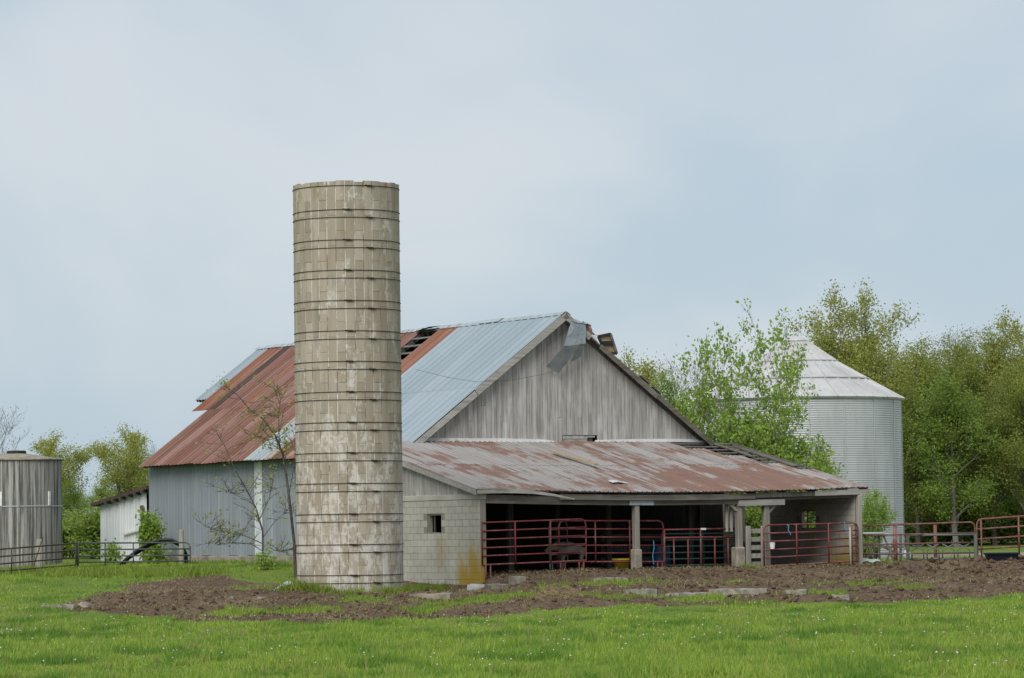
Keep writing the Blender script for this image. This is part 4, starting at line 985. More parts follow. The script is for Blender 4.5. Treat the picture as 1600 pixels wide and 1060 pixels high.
mb = MB(); g_ = gsurf(q.x, q.y); mb.tube([(0, 0, -.1), (p.x - q.x, p.y - q.y, p.z - g_)], .02, 6); tag(mb.build('leaning_rod', MT['brown_pipe'], None, False, (q.x, q.y, g_)), 'thin dark rod leaning on the pale post by the tank', 'rod')
# black hose coil
q = at_y(240, 885, 117.3); g_ = gsurf(q.x, q.y); e = empty('hose_coil', (q.x, q.y, g_), 0, 'loops of thick black hose arching up behind the green gate', 'hose')
for k, (dx0, dz, r_, yy) in enumerate(((0, 0, .055, 0), (-.05, -.03, .045, .10), (.03, -.07, .04, .16))):
    pp_ = [at_y(a, b, 117.3) for a, b in ((186, 886), (200, 872), (215, 860), (232, 849), (250, 844), (268, 844), (282, 851), (290, 864), (289, 878), (283, 890))]
    MB().tube([(v_.x - q.x + dx0, yy, v_.z - g_ + dz * (1 if 1 < i < 9 else .2)) for i, v_ in enumerate(pp_)], r_, 8).build('hose', MT['hose'], e, True)

# ---------------------------------------------------------------- small things in and around the shed
def ontop(px, py, s): t_, z_ = at_s(px, py, s); return l2w(t_, s, z_)
t_ = at_s(1181, 850, -.05)[0]; p = l2w(t_, -.05); g_ = gsurf(p.x, p.y)
e = empty('slatted_panel', (p.x, p.y, g_), YAW, 'wooden pallet like slatted panel wedged between the two right posts', 'wood panel'); hp = at_s(1181, 822, -.05)[1] - g_
for xx in (-.27, .27): MB().bbox(xx - .08, xx + .08, -.03, .03, -.15, hp, .01).build('upright', MT['post'], e)
for k in range(5): MB().bbox(-.21, .21, .035, .06, .02 + k * hp / 5, .02 + k * hp / 5 + .14, .006).build('slat', MT['post'], e)
p = ontop(1207, 858, -.36); e = empty('bucket', (p.x, p.y, p.z), YAW, 'white plastic bucket hanging on the red gate by the post', 'bucket')
lathe([(.065, 0), (.085, .19), (.09, .2)], 16).build('body', MT['white'], e); MB().tube([(-.085, 0, .19), (-.04, 0, .29), (0, .03, .33), (.04, 0, .29), (.085, 0, .19)], .006, 5).build('handle', MT['iron'], e)
for px_, py_, lab in ((1231, 822, 'short blue twine tied to the right red gate near its middle'), (1319, 818, 'blue twine knotted near the rounded right end of the red gate')):
    p = ontop(px_, py_, -.29); mb = MB(); mb.tube([(0, 0, .04), (.03, -.02, -.05), (0, -.02, -.13), (.06, -.02, -.2), (.08, -.01, -.27)], .013, 5); mb.tube([(-.02, 0, .03), (.03, -.04, .0), (.0, -.03, -.06)], .014, 5)
    tag(mb.build('twine', MT['blue_twine'], None, False, (p.x, p.y, p.z)), lab, 'twine', 'blue twine on the gates')
p = ontop(1021, 850, .37); mb = MB(); mb.tube([(0, 0, .1), (.02, 0, -.1), (-.03, 0, -.35), (.0, 0, -.6)], .014, 5); tag(mb.build('twine', MT['blue_twine'], None, False, (p.x, p.y, p.z)), 'blue twine hanging beside the concrete footed post', 'twine', 'blue twine on the gates')
p = l2w(at_s(1032, 870, 1.5)[0], 1.5); g_ = gsurf(p.x, p.y); e = empty('barrel', (p.x, p.y, g_), 0, 'blue plastic barrel inside the shed behind the red gate', 'barrel')
lathe([(.26, 0), (.29, .05), (.29, .2), (.3, .22), (.29, .24), (.29, .44), (.3, .46), (.29, .48), (.28, .66), (.25, .7)], 24).build('body', MT['blue_tub'], e, True); lathe([(.25, .7), (.26, .72), (.22, .74)], 24).build('lid', MT['dark_tub'], e)
p = l2w(at_s(971, 880, .75)[0], .75); g_ = gsurf(p.x, p.y); e = empty('feed_tub', (p.x, p.y, g_), 0, 'yellow plastic feed tub on the ground inside the shed', 'tub')
lathe([(.20, 0), (.25, .26), (.27, .27), (.27, .3), (.24, .3), (.19, .05)], 24).build('body', MT['yellow'], e, True); lathe([(.27, .25), (.285, .26), (.285, .3), (.27, .31)], 24).build('rim', MT['yellow'], e, True)
p = ground(1565, 886); p.y = min(p.y, 106.4); p = at_y(1565, 884, 106.9); g_ = gsurf(p.x, p.y); e = empty('trough', (p.x, p.y, g_), 0, 'low dark blue trough under the rusty orange gate', 'trough')
mb = MB(); mb.hexa([(-.42, -.2, .0), (.42, -.2, .0), (.42, .2, .0), (-.42, .2, .0), (-.5, -.26, .22), (.5, -.26, .22), (.5, .26, .22), (-.5, .26, .22)]); mb.build('body', MT['dark_tub'], e)
mb = MB(); mb.box(-.52, .52, -.29, -.25, .19, .235).box(-.52, .52, .25, .29, .19, .235).box(-.52, -.48, -.25, .25, .19, .235).box(.48, .52, -.25, .25, .19, .235); mb.build('rim', MT['dark_tub'], e)
p = at_y(1358, 888, 106.0); g_ = gsurf(p.x, p.y); e = empty('plastic_sheet', (p.x, p.y, g_), 0, 'pale green crumpled sheet on the mud by the shed corner', 'sheet')
mb = MB(); vs = [(-.35 + .14 * i, -.25 + .17 * j, .05 + .07 * _LAT[i * 5, j * 9] + .03 * j) for j in range(4) for i in range(6)]; k = len(vs); vs += [(x_, y_, z_ - .02) for x_, y_, z_ in vs]
mb.add(vs, [(j * 6 + i, j * 6 + i + 1, j * 6 + i + 7, j * 6 + i + 6) for j in range(3) for i in range(5)] + [(k + j * 6 + i + 6, k + j * 6 + i + 7, k + j * 6 + i + 1, k + j * 6 + i) for j in range(3) for i in range(5)]); mb.build('sheet', MT['green_sheet'], e)
# old grain auger parked behind the fence, before the bin
p = at_y(1395, 868, 119); g_ = gsurf(p.x, p.y); e = empty('grain_auger', (p.x, p.y, g_), R(4), 'old machine with a slanting pale tube and small wheels behind the fence by the bin', 'machine')
MB().tube([(-1.25, 0, .98), (.55, 0, .12)], .10, 14).build('tube', MT['galv'], e, True); MB().tube([(.35, 0, .215), (.6, 0, .10)], .15, 14).build('intake', MT['galv'], e, True)
mb = MB(); mb.hexa([(-1.2, -.3, .45), (-.55, -.3, .45), (-.55, .3, .45), (-1.2, .3, .45), (-1.35, -.38, .85), (-.5, -.38, .85), (-.5, .38, .85), (-1.35, .38, .85)]); mb.build('hopper', MT['bin'], e)
for yy in (-.42, .42):
    w_ = MB().tube([(-.8, yy - .06, .24), (-.8, yy + .06, .24)], .24, 18).build('wheel', MT['tyre'], e); MB().tube([(-.8, yy - .07, .24), (-.8, yy + .07, .24)], .1, 12).build('rim', MT['grey_pipe'], w_)
MB().tube([(-.8, -.42, .24), (-.8, .42, .24)], .03, 8).build('axle', MT['iron'], e); MB().bar((-.8, 0, .24), (-.4, 0, .55), .05, .06).build('strut', MT['iron'], e)

# ---------------------------------------------------------------- pale animal standing inside the shed (calf, side on, head low to the left)
def skin(name, verts, edges, rad, mat, parent, sub=2):
    me = bpy.data.meshes.new(name); me.from_pydata(verts, edges, []); me.materials.append(mat); o = link(name, me, parent)
    sk = o.modifiers.new('skin', 'SKIN'); sk.use_smooth_shade = True
    for i, r_ in enumerate(rad): me.skin_vertices[0].data[i].radius = (r_ if isinstance(r_, tuple) else (r_, r_))
    me.skin_vertices[0].data[0].use_root = True
    ss = o.modifiers.new('sub', 'SUBSURF'); ss.levels = sub; ss.render_levels = sub; return o
p = l2w(at_s(893, 870, 1.6)[0], 1.6); g_ = gsurf(p.x, p.y)
calf = empty('calf', (p.x, p.y, g_), R(18), 'pale cream calf standing in the dark shed behind the red gates', 'calf')
V_ = [(.30, 0, .66), (.05, 0, .65), (-.22, 0, .66), (-.42, 0, .70), (-.56, 0, .72), (-.70, 0, .62), (-.82, 0, .54),          # rump, belly, chest, neck, head, muzzle
      (.34, .10, .50), (.29, .11, .36), (.38, .11, .22), (.36, .11, .02), (.34, -.10, .50), (.25, -.11, .36), (.33, -.11, .22), (.31, -.11, .02),
      (-.26, .10, .46), (-.26, .10, .25), (-.27, .10, .02), (-.26, -.10, .46), (-.30, -.10, .25), (-.31, -.10, .02), (.42, 0, .62), (.47, 0, .40),
      (-.56, .13, .74), (-.56, -.13, .74)]
E_ = [(0, 1), (1, 2), (2, 3), (3, 4), (4, 5), (5, 6), (0, 7), (7, 8), (8, 9), (9, 10), (0, 11), (11, 12), (12, 13), (13, 14), (2, 15), (15, 16), (16, 17), (2, 18), (18, 19), (19, 20), (0, 21), (21, 22), (4, 23), (4, 24)]
RD = [(.19, .18), (.19, .20), (.16, .20), (.11, .13), .10, .075, .055, .095, .06, .035, .035, .095, .06, .035, .035, .07, .04, .033, .07, .04, .033, .03, .018, .03, .03]
skin('body', V_, E_, RD, MT['hide'], calf)

# ---------------------------------------------------------------- slabs, stones, scrap, heap
def slab(px0, px1, py, dep, h, name, lab, cat, mat, rot=0., grp=None):
    a, b = ground(px0, py), ground(px1, py); c = (a + b) / 2; L_ = (b - a).length; zz = gsurf(c.x, c.y)
    mb = MB(); k = 5; vs = []
    for i in range(k + 1):
        x_ = -L_ / 2 + L_ * i / k; j = [_LAT[(i * 13 + int(px0)) % 256, q] for q in range(4)]
        vs += [(x_, -dep / 2 + .03 * j[0], -.15), (x_, dep / 2 - .03 * j[1], -.15), (x_, dep / 2 - .04 * j[2], h - .03 * j[1]), (x_, -dep / 2 + .04 * j[3], h - .04 * j[0])]
    fs = [(3, 2, 1, 0), tuple(4 * k + q for q in range(4))]
    for i in range(k):
        for q in range(4): fs.append((4 * i + q, 4 * i + (q + 1) % 4, 4 * i + 4 + (q + 1) % 4, 4 * i + 4 + q))
    mb.add(vs, fs); o = mb.build(name, MT[mat], None, False, (c.x, c.y, zz), (R(rnd.uniform(-2, 2)), 0, math.atan2(b.y - a.y, b.x - a.x) + rot)); tag(o, lab, cat, grp); return o
slab(643, 706, 934, .5, .10, 'concrete_slab', 'flat concrete slab at the foot of the block wall by the silo', 'slab', 'concrete')
slab(766, 800, 917, .4, .08, 'concrete_slab', 'short concrete slab just right of the block wall corner', 'slab', 'concrete')
slab(800, 817, 912, .3, .16, 'concrete_block', 'upright concrete block lying in front of the left red gate', 'block', 'concrete')
for (a, b, lab) in ((978, 1028, 'leftmost long kerb slab in front of the shed'), (1042, 1108, 'kerb slab behind the bright grass tuft in front of the shed'), (1110, 1200, 'longest kerb slab in front of the right posts of the shed'), (1227, 1262, 'kerb slab left of the bright weeds before the right red gate'), (1300, 1328, 'blunt kerb stub right of the bright weeds')):
    slab(a, b, 931 if b < 1210 else 934, .28, .15, 'kerb_slab', lab, 'kerb slab', 'pale_stone', 0, 'broken kerb slabs in front of the shed')
slab(738, 762, 919, .12, .12, 'broken_plank', 'short white plank on the ground at the block wall corner', 'plank', 'flash', .4)
slab(925, 980, 906, .25, .08, 'broken_plank', 'pale weathered plank lying before the middle post', 'plank', 'pale_stone', .1)
slab(2, 66, 953, .14, .06, 'plank', 'long thin weathered plank in the grass at the left edge', 'plank', 'trim'); slab(66, 116, 952, .2, .08, 'plank', 'pale plank end beside the grey stone on the grass', 'plank', 'pale_stone')
def rock(px, py, r_, lab, mat='pale_stone', sq=.6):
    g = ground(px, py); mb = MB(); ng, nl = 7, 5; vs = []
    for j in range(nl + 1):
        th_ = math.pi * j / nl
        for k in range(ng):
            a = 2 * math.pi * k / ng; q = r_ * (.75 + .5 * _LAT[(j * 17 + k * 5 + int(px)) % 256, 40]); vs.append((q * math.sin(th_) * math.cos(a), q * math.sin(th_) * math.sin(a), q * sq * math.cos(th_) + r_ * sq * .5))
    mb.add(vs, [(j * ng + k, j * ng + (k + 1) % ng, (j + 1) * ng + (k + 1) % ng, (j + 1) * ng + k) for j in range(nl) for k in range(ng)])
    tag(mb.build('stone', MT[mat], None, False, (g.x, g.y, gsurf(g.x, g.y) - .02)), lab, 'stone', 'stones on the yard')
rock(133, 950, .17, 'grey stone at the end of the plank on the grass', 'concrete'); rock(406, 938, .10, 'white stone on the mud left of the silo'); rock(362, 938, .08, 'small white stone near the left mud edge')
rock(1020, 884, .16, 'brown boulder at the foot of the concrete footed post', 'straw'); rock(988, 884, .09, 'small white stone left of the concrete footed post'); rock(570, 958, .1, 'pale stone on the mud in front of the silo', 'straw')
g = ground(440, 928); e = empty('metal_scrap', (g.x, g.y, gsurf(g.x, g.y) + .06), R(-20), 'curved scrap of corrugated grey metal lying left of the silo base', 'metal scrap')
mb = MB(); k = 14; vs = []
for sd_ in (0, 1):
    for j in range(2):
        for i in range(k + 1):
            a = -.15 + 1.5 * i / k; vs.append((-.28 + .58 * i / k, -.3 + .65 * j, .03 + .17 * math.sin(a * 1.9) + .012 * math.cos(i * math.pi) - sd_ * .008))
q = 2 * (k + 1); mb.add(vs, [(i, i + 1, k + 2 + i, k + 1 + i) for i in range(k)] + [(q + k + 1 + i, q + k + 2 + i, q + i + 1, q + i) for i in range(k)]); mb.build('sheet', MT['galv'], e, False, None, (R(16), 0, 0))

# ---------------------------------------------------------------- grass, weeds, clods (uncountable)
rs = np.random.RandomState(11)
def scatter(n, x0, x1, y0, y1): return rs.uniform(x0, x1, n), rs.uniform(y0, y1, n)
gxi = lambda x: np.clip(np.searchsorted(gx, x) - 1, 0, nx - 2); gyi = lambda y: np.clip(np.searchsorted(gy, y) - 1, 0, ny - 2)
def gs(X, Y):
    i, j = gxi(X), gyi(Y); a = (X - gx[i]) / (gx[i + 1] - gx[i]); b = (Y - gy[j]) / (gy[j + 1] - gy[j])
    return (GZ[j, i] * (1 - a) + GZ[j, i + 1] * a) * (1 - b) + (GZ[j + 1, i] * (1 - a) + GZ[j + 1, i + 1] * a) * b
def gm(X, Y): return MK[gyi(Y), gxi(X)]
def blades(X, Y, H_, Wd, lean=.5, name='grass', mat='grass', zoff=-.01):
    n = len(X); Z = gs(X, Y) + zoff; a = rs.uniform(0, 6.283, n); b = rs.uniform(0, 6.283, n); ln = H_ * lean * rs.uniform(.2, 1, n)
    P0 = np.stack([X - np.cos(a) * Wd, Y - np.sin(a) * Wd, Z], -1); P1 = np.stack([X + np.cos(a) * Wd, Y + np.sin(a) * Wd, Z], -1)
    P2 = np.stack([X + np.cos(b) * ln, Y + np.sin(b) * ln, Z + H_], -1)
    return npmesh(name, np.stack([P0, P1, P2], 1).reshape(-1, 3), np.arange(3 * n).reshape(-1, 3), MT[mat], 3)
def footprint(X, Y):    # keep clear of buildings and the silo
    t_, s_ = w2l(X, Y); ins = ((t_ > -.05) & (t_ < T1 + .05) & (s_ > -.02) & (s_ < 8)) | ((t_ > XW - .15) & (t_ < XC + HW + .1) & (s_ > 7) & (s_ < GY0 + LB + 4))
    return ins | (np.hypot(X - SX, Y - SY) < SR + .05) | (np.hypot(X - TC.x, Y - TC.y) < TR + .05)
Xs, Ys = [], []
for (y0, y1, dens) in ((42, 56, 640), (56, 70, 480), (70, 86, 380), (86, 124, 130)):
    ym = .5 * (y0 + y1); hw = ym * .152 + 2.5; n = int(dens * (y1 - y0) * 2 * hw); a, b = scatter(n, -hw, hw, y0, y1); Xs.append(a); Ys.append(b)
X = np.concatenate(Xs); Y = np.concatenate(Ys); mk = gm(X, Y); keep = (rs.rand(len(X)) > mk * 1.25) & ~footprint(X, Y)
X, Y = X[keep], Y[keep]; cl = fbm(X * .55, Y * .55, 3); cl2 = fbm(X * 2.0, Y * 1.3 + 8, 2)
H_ = (.035 + .10 * sst(.42, .72, cl) + .09 * sst(.5, .75, cl2)) * rs.uniform(.6, 1.3, len(X)) * (1 - .35 * sst(66, 78, Y)); Wd = .007 + .00012 * Y
tag(link('grass', blades(X, Y, H_, Wd * rs.uniform(.6, 1.2, len(X)), .7)), 'short green pasture grass in front of the barn', 'grass', kind='stuff')
a, b = scatter(60000, -18, 24, 70, 110); mk_ = gm(a, b); tt, s2 = w2l(a, b); k_ = (mk_ > .3) & (s2 < -.2) & ~footprint(a, b) & (fbm(a * .9, b * .6 + 13, 3) > .45); a, b = a[k_], b[k_]
tag(link('thin_grass', blades(a, b, rs.uniform(.02, .09, len(a)), .014, .9, 'thin_grass', 'olive')), 'thin olive grass sprouting through the mud', 'grass', kind='stuff')
# taller clumps: silo foot, patches in the mud, along the barn foundation and fences
Xs, Ys, Hs = [], [], []
def clump(cx, cy, a, b, n, h): Xs.append(cx + rs.normal(0, a * .5, n)); Ys.append(cy + rs.normal(0, b * .5, n)); Hs.append(h * rs.uniform(.5, 1.25, n))
for (x_, y_, a, b) in PATCH: clump(x_, y_, a * 1.25, b * 1.25, int(260 * a * b) + 90, .13)
for k in range(40):
    a = front + rs.uniform(-1.7, 1.7); clump(SX + (SR + .2) * math.cos(a), SY + (SR + .2) * math.sin(a), .3, .3, 60, .30)
for k in range(60):
    s_ = rs.uniform(7, GY0 + LB + 4); v_ = l2w(XW - rs.uniform(.25, 1.), s_); clump(v_.x, v_.y, .4, .4, 45, .14)
for k in range(60): v_ = ground(rs.uniform(0, 330), rs.uniform(893, 903)); clump(v_.x, v_.y, .5, .5, 55, .26)
for k in range(26): v_ = ground(rs.uniform(640, 690), rs.uniform(922, 928)); clump(v_.x, v_.y, .25, .3, 40, .2)
X, Y, H_ = np.concatenate(Xs), np.concatenate(Ys), np.concatenate(Hs); k_ = ~footprint(X, Y); X, Y, H_ = X[k_], Y[k_], H_[k_]
tag(link('weeds', blades(X, Y, H_, .017 * rs.uniform(.6, 1.3, len(X)), .7, 'weeds', 'weed')), 'bright tufts of taller grass and weeds on the muddy yard', 'weeds', kind='stuff')
a, b = scatter(5200, -17, 17, 44, 86); k_ = (gm(a, b) < .2) & (fbm(a * .5, b * .5 + 50, 2) > .42) & ~footprint(a, b); a, b = a[k_], b[k_]
tag(link('dry_stalks', blades(a, b, rs.uniform(.12, .26, len(a)), .008, .4, 'dry_stalks', 'drygrass')), 'thin straw coloured seed stalks standing in the pasture grass', 'stalks', kind='stuff')
# dry stalks and straw on the mud
a, b = scatter(110000, -18, 22, 72, 112); mk = gm(a, b); tt, s2 = w2l(a, b); k_ = (mk > .4) & ~((tt > 0) & (tt < T1) & (s2 > 2)) & (fbm(a * .7, b * .7 + 3, 3) > .46); a, b = a[k_], b[k_]
tag(link('straw_litter', blades(a, b, rs.uniform(.0, .08, len(a)), .014, 2.5, 'straw_litter', 'drygrass', .015)), 'dry straw and dead grass strewn over the mud', 'straw', kind='stuff')
# clods
a, b = scatter(26000, -18, 24, 70, 108); mk = gm(a, b); tt, s2 = w2l(a, b); k_ = (mk > .55) & (s2 < .3) & ~footprint(a, b); a, b = a[k_], b[k_]; n = len(a); r_ = .02 + .07 * rs.rand(n) ** 3
r_ *= np.where((tt[k_] > 12) & (s2[k_] > -3.5), 1.7, 1.)
oc = np.array([(1, 0, 0), (0, 1, 0), (-1, 0, 0), (0, -1, 0), (0, 0, .8), (0, 0, -.6)]); Vv = oc[None] * r_[:, None, None] * rs.uniform(.6, 1.35, (n, 6, 1)); an = rs.uniform(0, 6.28, n)
Vx = Vv[..., 0] * np.cos(an)[:, None] - Vv[..., 1] * np.sin(an)[:, None]; Vy = Vv[..., 0] * np.sin(an)[:, None] + Vv[..., 1] * np.cos(an)[:, None]; base = np.stack([a, b, gs(a, b) + r_ * .15], -1)
of = np.array([(0, 1, 4), (1, 2, 4), (2, 3, 4), (3, 0, 4), (1, 0, 5), (2, 1, 5), (3, 2, 5), (0, 3, 5)]); Vv = np.stack([Vx, Vy, Vv[..., 2]], -1) + base[:, None]
k = NT('clod'); cc = k.mix(k.island(), (.045, .028, .018), (.16, .11, .07)); MT['clod'] = k.end(cc, .95, 0, None, .1)
tag(link('mud_clods', npmesh('mud_clods', Vv.reshape(-1, 3), (of[None] + 6 * np.arange(n)[:, None, None]).reshape(-1, 3), MT['clod'], 3)), 'clods of mud and manure scattered over the yard', 'mud', kind='stuff')
# dandelion seed heads
a, b = scatter(1500, -17, 17, 44, 88); k_ = (gm(a, b) < .2) & (fbm(a * .35, b * .35 + 77, 2) > .45) & ~footprint(a, b); a, b = a[k_], b[k_]; n = len(a); r_ = rs.uniform(.008, .021, n); hz_ = gs(a, b) + rs.uniform(.12, .26, n)
Vv = np.stack([a, b, hz_], -1)[:, None] + (oc * np.array([1, 1, 1.2]))[None] * r_[:, None, None]
tag(link('dandelions', npmesh('dandelions', Vv.reshape(-1, 3), (of[None] + 6 * np.arange(n)[:, None, None]).reshape(-1, 3), MT['seed'], 3)), 'white dandelion seed heads dotted through the pasture grass', 'dandelions', kind='stuff')
# heap of old hay
g = ground(872, 940); mb = MB(); nr_, ng = 6, 22; vs = []
for j in range(nr_ + 1):
    for k in range(ng):
        a = 2 * math.pi * k / ng; q = j / nr_; w_ = .7 + .6 * _LAT[(k * 3) % 256, j * 9]; vs.append((.62 * q * math.cos(a) * (.8 + .3 * w_), .6 * q * math.sin(a), .34 * (1 - q * q) * w_ - .06 * q))
mb.add(vs, [(j * ng + k, (j + 1) * ng + k, (j + 1) * ng + (k + 1) % ng, j * ng + (k + 1) % ng) for j in range(nr_) for k in range(ng)])
e = empty('hay_heap', (g.x, g.y, gsurf(g.x, g.y)), 0, 'brown heap of rotting hay on the mud in front of the shed', 'hay heap'); mb.build('heap', MT['straw'], e)
n = 1400; q = rs.rand(n) ** .6; a = rs.uniform(0, 6.28, n); x_, y_ = .62 * q * np.cos(a), .6 * q * np.sin(a); z_ = .3 * (1 - q * q); d1, d2 = rs.uniform(-.16, .16, (2, n)); wv = .008
Vv = np.stack([np.stack([x_, y_, z_], -1), np.stack([x_ + wv, y_ + wv, z_ + .02], -1), np.stack([x_ + d1, y_ + d2, z_ + rs.uniform(-.02, .12, n)], -1)], 1)
o = link('loose_straw', npmesh('loose_straw', Vv.reshape(-1, 3), np.arange(3 * n).reshape(-1, 3), MT['drygrass'], 3), e); tag(o, kind='stuff')

# ---------------------------------------------------------------- trees
def tree_meshes(seed, h, spread, trunk_r, mat_leaf, mat_bark, n_leaf, leaf_size, first=.25, limbs=11, stems=1, up=.35, twigs=True, droop=0., jitter=.35, levels=3, crown_pow=1., sub=(6, 5)):
    rg = random.Random(seed); nr2 = np.random.RandomState(seed); wood_ = MB(); tips = []
    def br(p, d, L_, r_, lv):
        k = 5 if lv == 0 else (4 if lv == 1 else 3); pts, rad = [p.copy()], [r_]; dd = d.normalized()
        for i in range(k):
            dd = (dd + Vector((rg.uniform(-1, 1), rg.uniform(-1, 1), rg.uniform(-.6, .8))) * (.10 if lv == 0 else .20) + Vector((0, 0, (up if lv else .12) * .25 - droop * .1 * lv))).normalized()
            pts.append(pts[-1] + dd * (L_ / k)); rad.append(max(r_ * (1 - .82 * (i + 1) / k), .006))
        wood_.tube(pts, rad, 7 if lv == 0 else (5 if lv == 1 else 3), False)
        if lv >= levels - 1:
            for q in pts[1:]: tips.append(q)
            if lv >= levels: return
        cnt = limbs if lv == 0 else (sub[0] if lv == 1 else sub[1])
        if lv >= levels: return
        for c in range(cnt):
            f = (first + (1 - first) * (c + rg.random()) / cnt) if lv == 0 else rg.uniform(.25, 1.)
            x_ = f * k; i = min(int(x_), k - 1); q = pts[i].lerp(pts[i + 1], x_ - i); ld = (pts[i + 1] - pts[i]).normalized()
            az = rg.uniform(0, 6.283) if lv else (c * 2.4 + rg.uniform(-.5, .5)); el = rg.uniform(.15, .75) if lv == 0 else rg.uniform(-.1, .8)
            side = Vector((math.cos(az) * math.cos(el), math.sin(az) * math.cos(el), math.sin(el))); nd = side * .8 + ld * (.25 + up * .6 * (1 if lv else .6))
            if lv == 0: Lc = spread * (1.05 - .55 * abs(f - .45) ** crown_pow) * rg.uniform(.75, 1.15)
            else: Lc = L_ * rg.uniform(.38, .62)
            br(q, nd, Lc, max(rad[i] * (.5 if lv == 0 else .55), .008), lv + 1)
    for s_ in range(stems):
        a = 6.283 * s_ / max(stems, 1) + .4; d = Vector((math.cos(a) * .28, math.sin(a) * .28, 1)) if stems > 1 else Vector((rg.uniform(-.05, .05), rg.uniform(-.05, .05), 1))
        br(Vector((math.cos(a) * .12 * (stems > 1), math.sin(a) * .12 * (stems > 1), -.3)), d, h * .86 * (1 if s_ == 0 else rg.uniform(.7, .95)), trunk_r * (1 if stems == 1 else .7), 0)
    tm = wood_.mesh('trunk', MT[mat_bark], True)
    T_ = np.array([tuple(t_) for t_ in tips]); wt_ = nr2.rand(len(T_)) ** 2.5 + .02; c_ = T_[nr2.choice(len(T_), n_leaf, p=wt_ / wt_.sum())] + nr2.normal(0, jitter * .5, (n_leaf, 3)); sz_ = leaf_size * nr2.uniform(.55, 1.25, (n_leaf, 1))
    u_ = nr2.normal(0, 1, (n_leaf, 3)); u_ /= np.linalg.norm(u_, axis=1, keepdims=True); w_ = nr2.normal(0, 1, (n_leaf, 3)); w_[:, 2] *= .6; w_ = np.cross(u_, w_); w_ /= np.linalg.norm(w_, axis=1, keepdims=True) + 1e-9
    Q = np.stack([c_ - u_ * sz_, c_ + w_ * sz_ * .55, c_ + u_ * sz_, c_ - w_ * sz_ * .55], 1).reshape(-1, 3)
    cm_ = npmesh('crown', Q, np.arange(4 * n_leaf).reshape(-1, 4), MT[mat_leaf], 4)
    ti_ = int(T_[:, 2].argmax()); top = float(T_[ti_, 2])
    return tm, cm_, top, math.atan2(T_[ti_, 1], T_[ti_, 0])
TK = {}
TK['tall'] = tree_meshes(1, 12, 3.6, .20, 'leaf_y', 'bark', 22000, .075, .22, 13, 2, .5, jitter=.45)
TK['tall2'] = tree_meshes(2, 13, 3.9, .24, 'leaf_o', 'bark', 26000, .08, .15, 15, 1, .4, jitter=.55)
TK['round'] = tree_meshes(3, 8, 3.2, .17, 'leaf_y', 'bark', 12000, .075, .2, 11, 1, .3, jitter=.45)
TK['dense'] = tree_meshes(4, 11, 4.0, .22, 'leaf_d', 'bark', 26000, .095, .08, 16, 1, .25, jitter=.65)
TK['green'] = tree_meshes(5, 10, 3.4, .2, 'leaf_g', 'bark_pale', 20000, .085, .08, 15, 1, .35, jitter=.6)
TK['bare'] = tree_meshes(6, 9, 3.4, .16, 'bud', 'bark_pale', 500, .05, .25, 12, 1, .45, sub=(7, 6))
TK['bush'] = tree_meshes(8, 2.6, 1.6, .05, 'leaf_g', 'bark', 7000, .09, .02, 10, 4, .3, jitter=.4, sub=(5, 4))
TK['maple'] = tree_meshes(9, 7.6, 2.5, .09, 'leaf_b', 'bark_pale', 6800, .08, .14, 13, 3, .62, jitter=.26, sub=(4, 3))
TK['shrub'] = tree_meshes(10, 5.0, 1.9, .06, 'leaf_b', 'bark', 7500, .09, .05, 10, 3, .45, jitter=.35, sub=(5, 4))
def tree(kind, px, pyt, Y, wide, label, name, cat='tree', group=None, zoff=0.):
    tm, cmh, top, ta = TK[kind]; p = at_y(px, pyt, Y); g_ = gh(p.x, p.y) if Y > 117 or abs(p.x) > 26 else gsurf(p.x, p.y); sc_ = (p.z - g_) / top
    e = empty(name, (p.x, p.y, g_), math.pi / 2 * rnd.choice((-1, 1)) - ta + rnd.uniform(-.35, .35), label, cat, group)
    e.scale = (sc_ * wide, sc_ * wide, sc_)
    a = link('trunk', tm, e); b = link('crown', cmh, e); return e
G1 = 'trees on the left skyline'
tree('bare', 4, 628, 235, 1.1, 'tall bare leafless tree behind the streaked tank', 'bare_tree', group=G1)
tree('bare', 236, 690, 240, .8, 'thin bare treetop just left of the red roof', 'bare_tree', group=G1)
tree('round', 92, 678, 205, 1.15, 'yellow green round tree right of the streaked tank', 'leafy_tree', group=G1)
tree('round', 190, 668, 185, 1.0, 'yellow green tree above the white lean-to', 'leafy_tree', group=G1)
tree('round', 225, 700, 195, 1., 'half hidden yellow green tree touching the red roof edge', 'leafy_tree', group=G1)
tree('green', 115, 752, 190, 1.2, 'low green tree in the gap between tank and white lean-to', 'leafy_tree', group=G1)
tree('bush', 150, 790, 165, 1.5, 'dark green bush left of the white lean-to', 'bush', 'bush', G1)
tree('bush', 105, 800, 168, 1.6, 'green bush just right of the tank', 'bush', 'bush', G1)
tree('green', 160, 745, 200, 1.0, 'small green tree beneath the yellow green tree by the lean-to', 'leafy_tree', group=G1)
tree('green', 40, 745, 215, 1.4, 'green tree mostly hidden behind the tank', 'leafy_tree', group=G1)
tree('dense', 130, 800, 260, 2.4, 'far dark tree low in the gap right of the tank', 'leafy_tree', group=G1)
tree('dense', 240, 795, 255, 2.4, 'far dark tree low behind the white lean-to', 'leafy_tree', group=G1)
G2 = 'trees behind the barn and bin'
tree('round', 982, 553, 165, .75, 'yellow treetop peeping over the right barn roof slope', 'leafy_tree', group=G2)
tree('green', 1052, 585, 150, .75, 'green tree rising just behind the right barn eave', 'leafy_tree', group=G2)
tree('bare', 1095, 545, 180, .9, 'bare brownish treetop left of the grain bin', 'bare_tree', group=G2)
tree('green', 1120, 590, 158, .9, 'green tree between barn roof and grain bin', 'leafy_tree', group=G2)
tree('maple', 1172, 470, 119.5, .78, 'slender young maple with sparse bright leaves in front of the grain bin', 'maple_tree', group=G2)
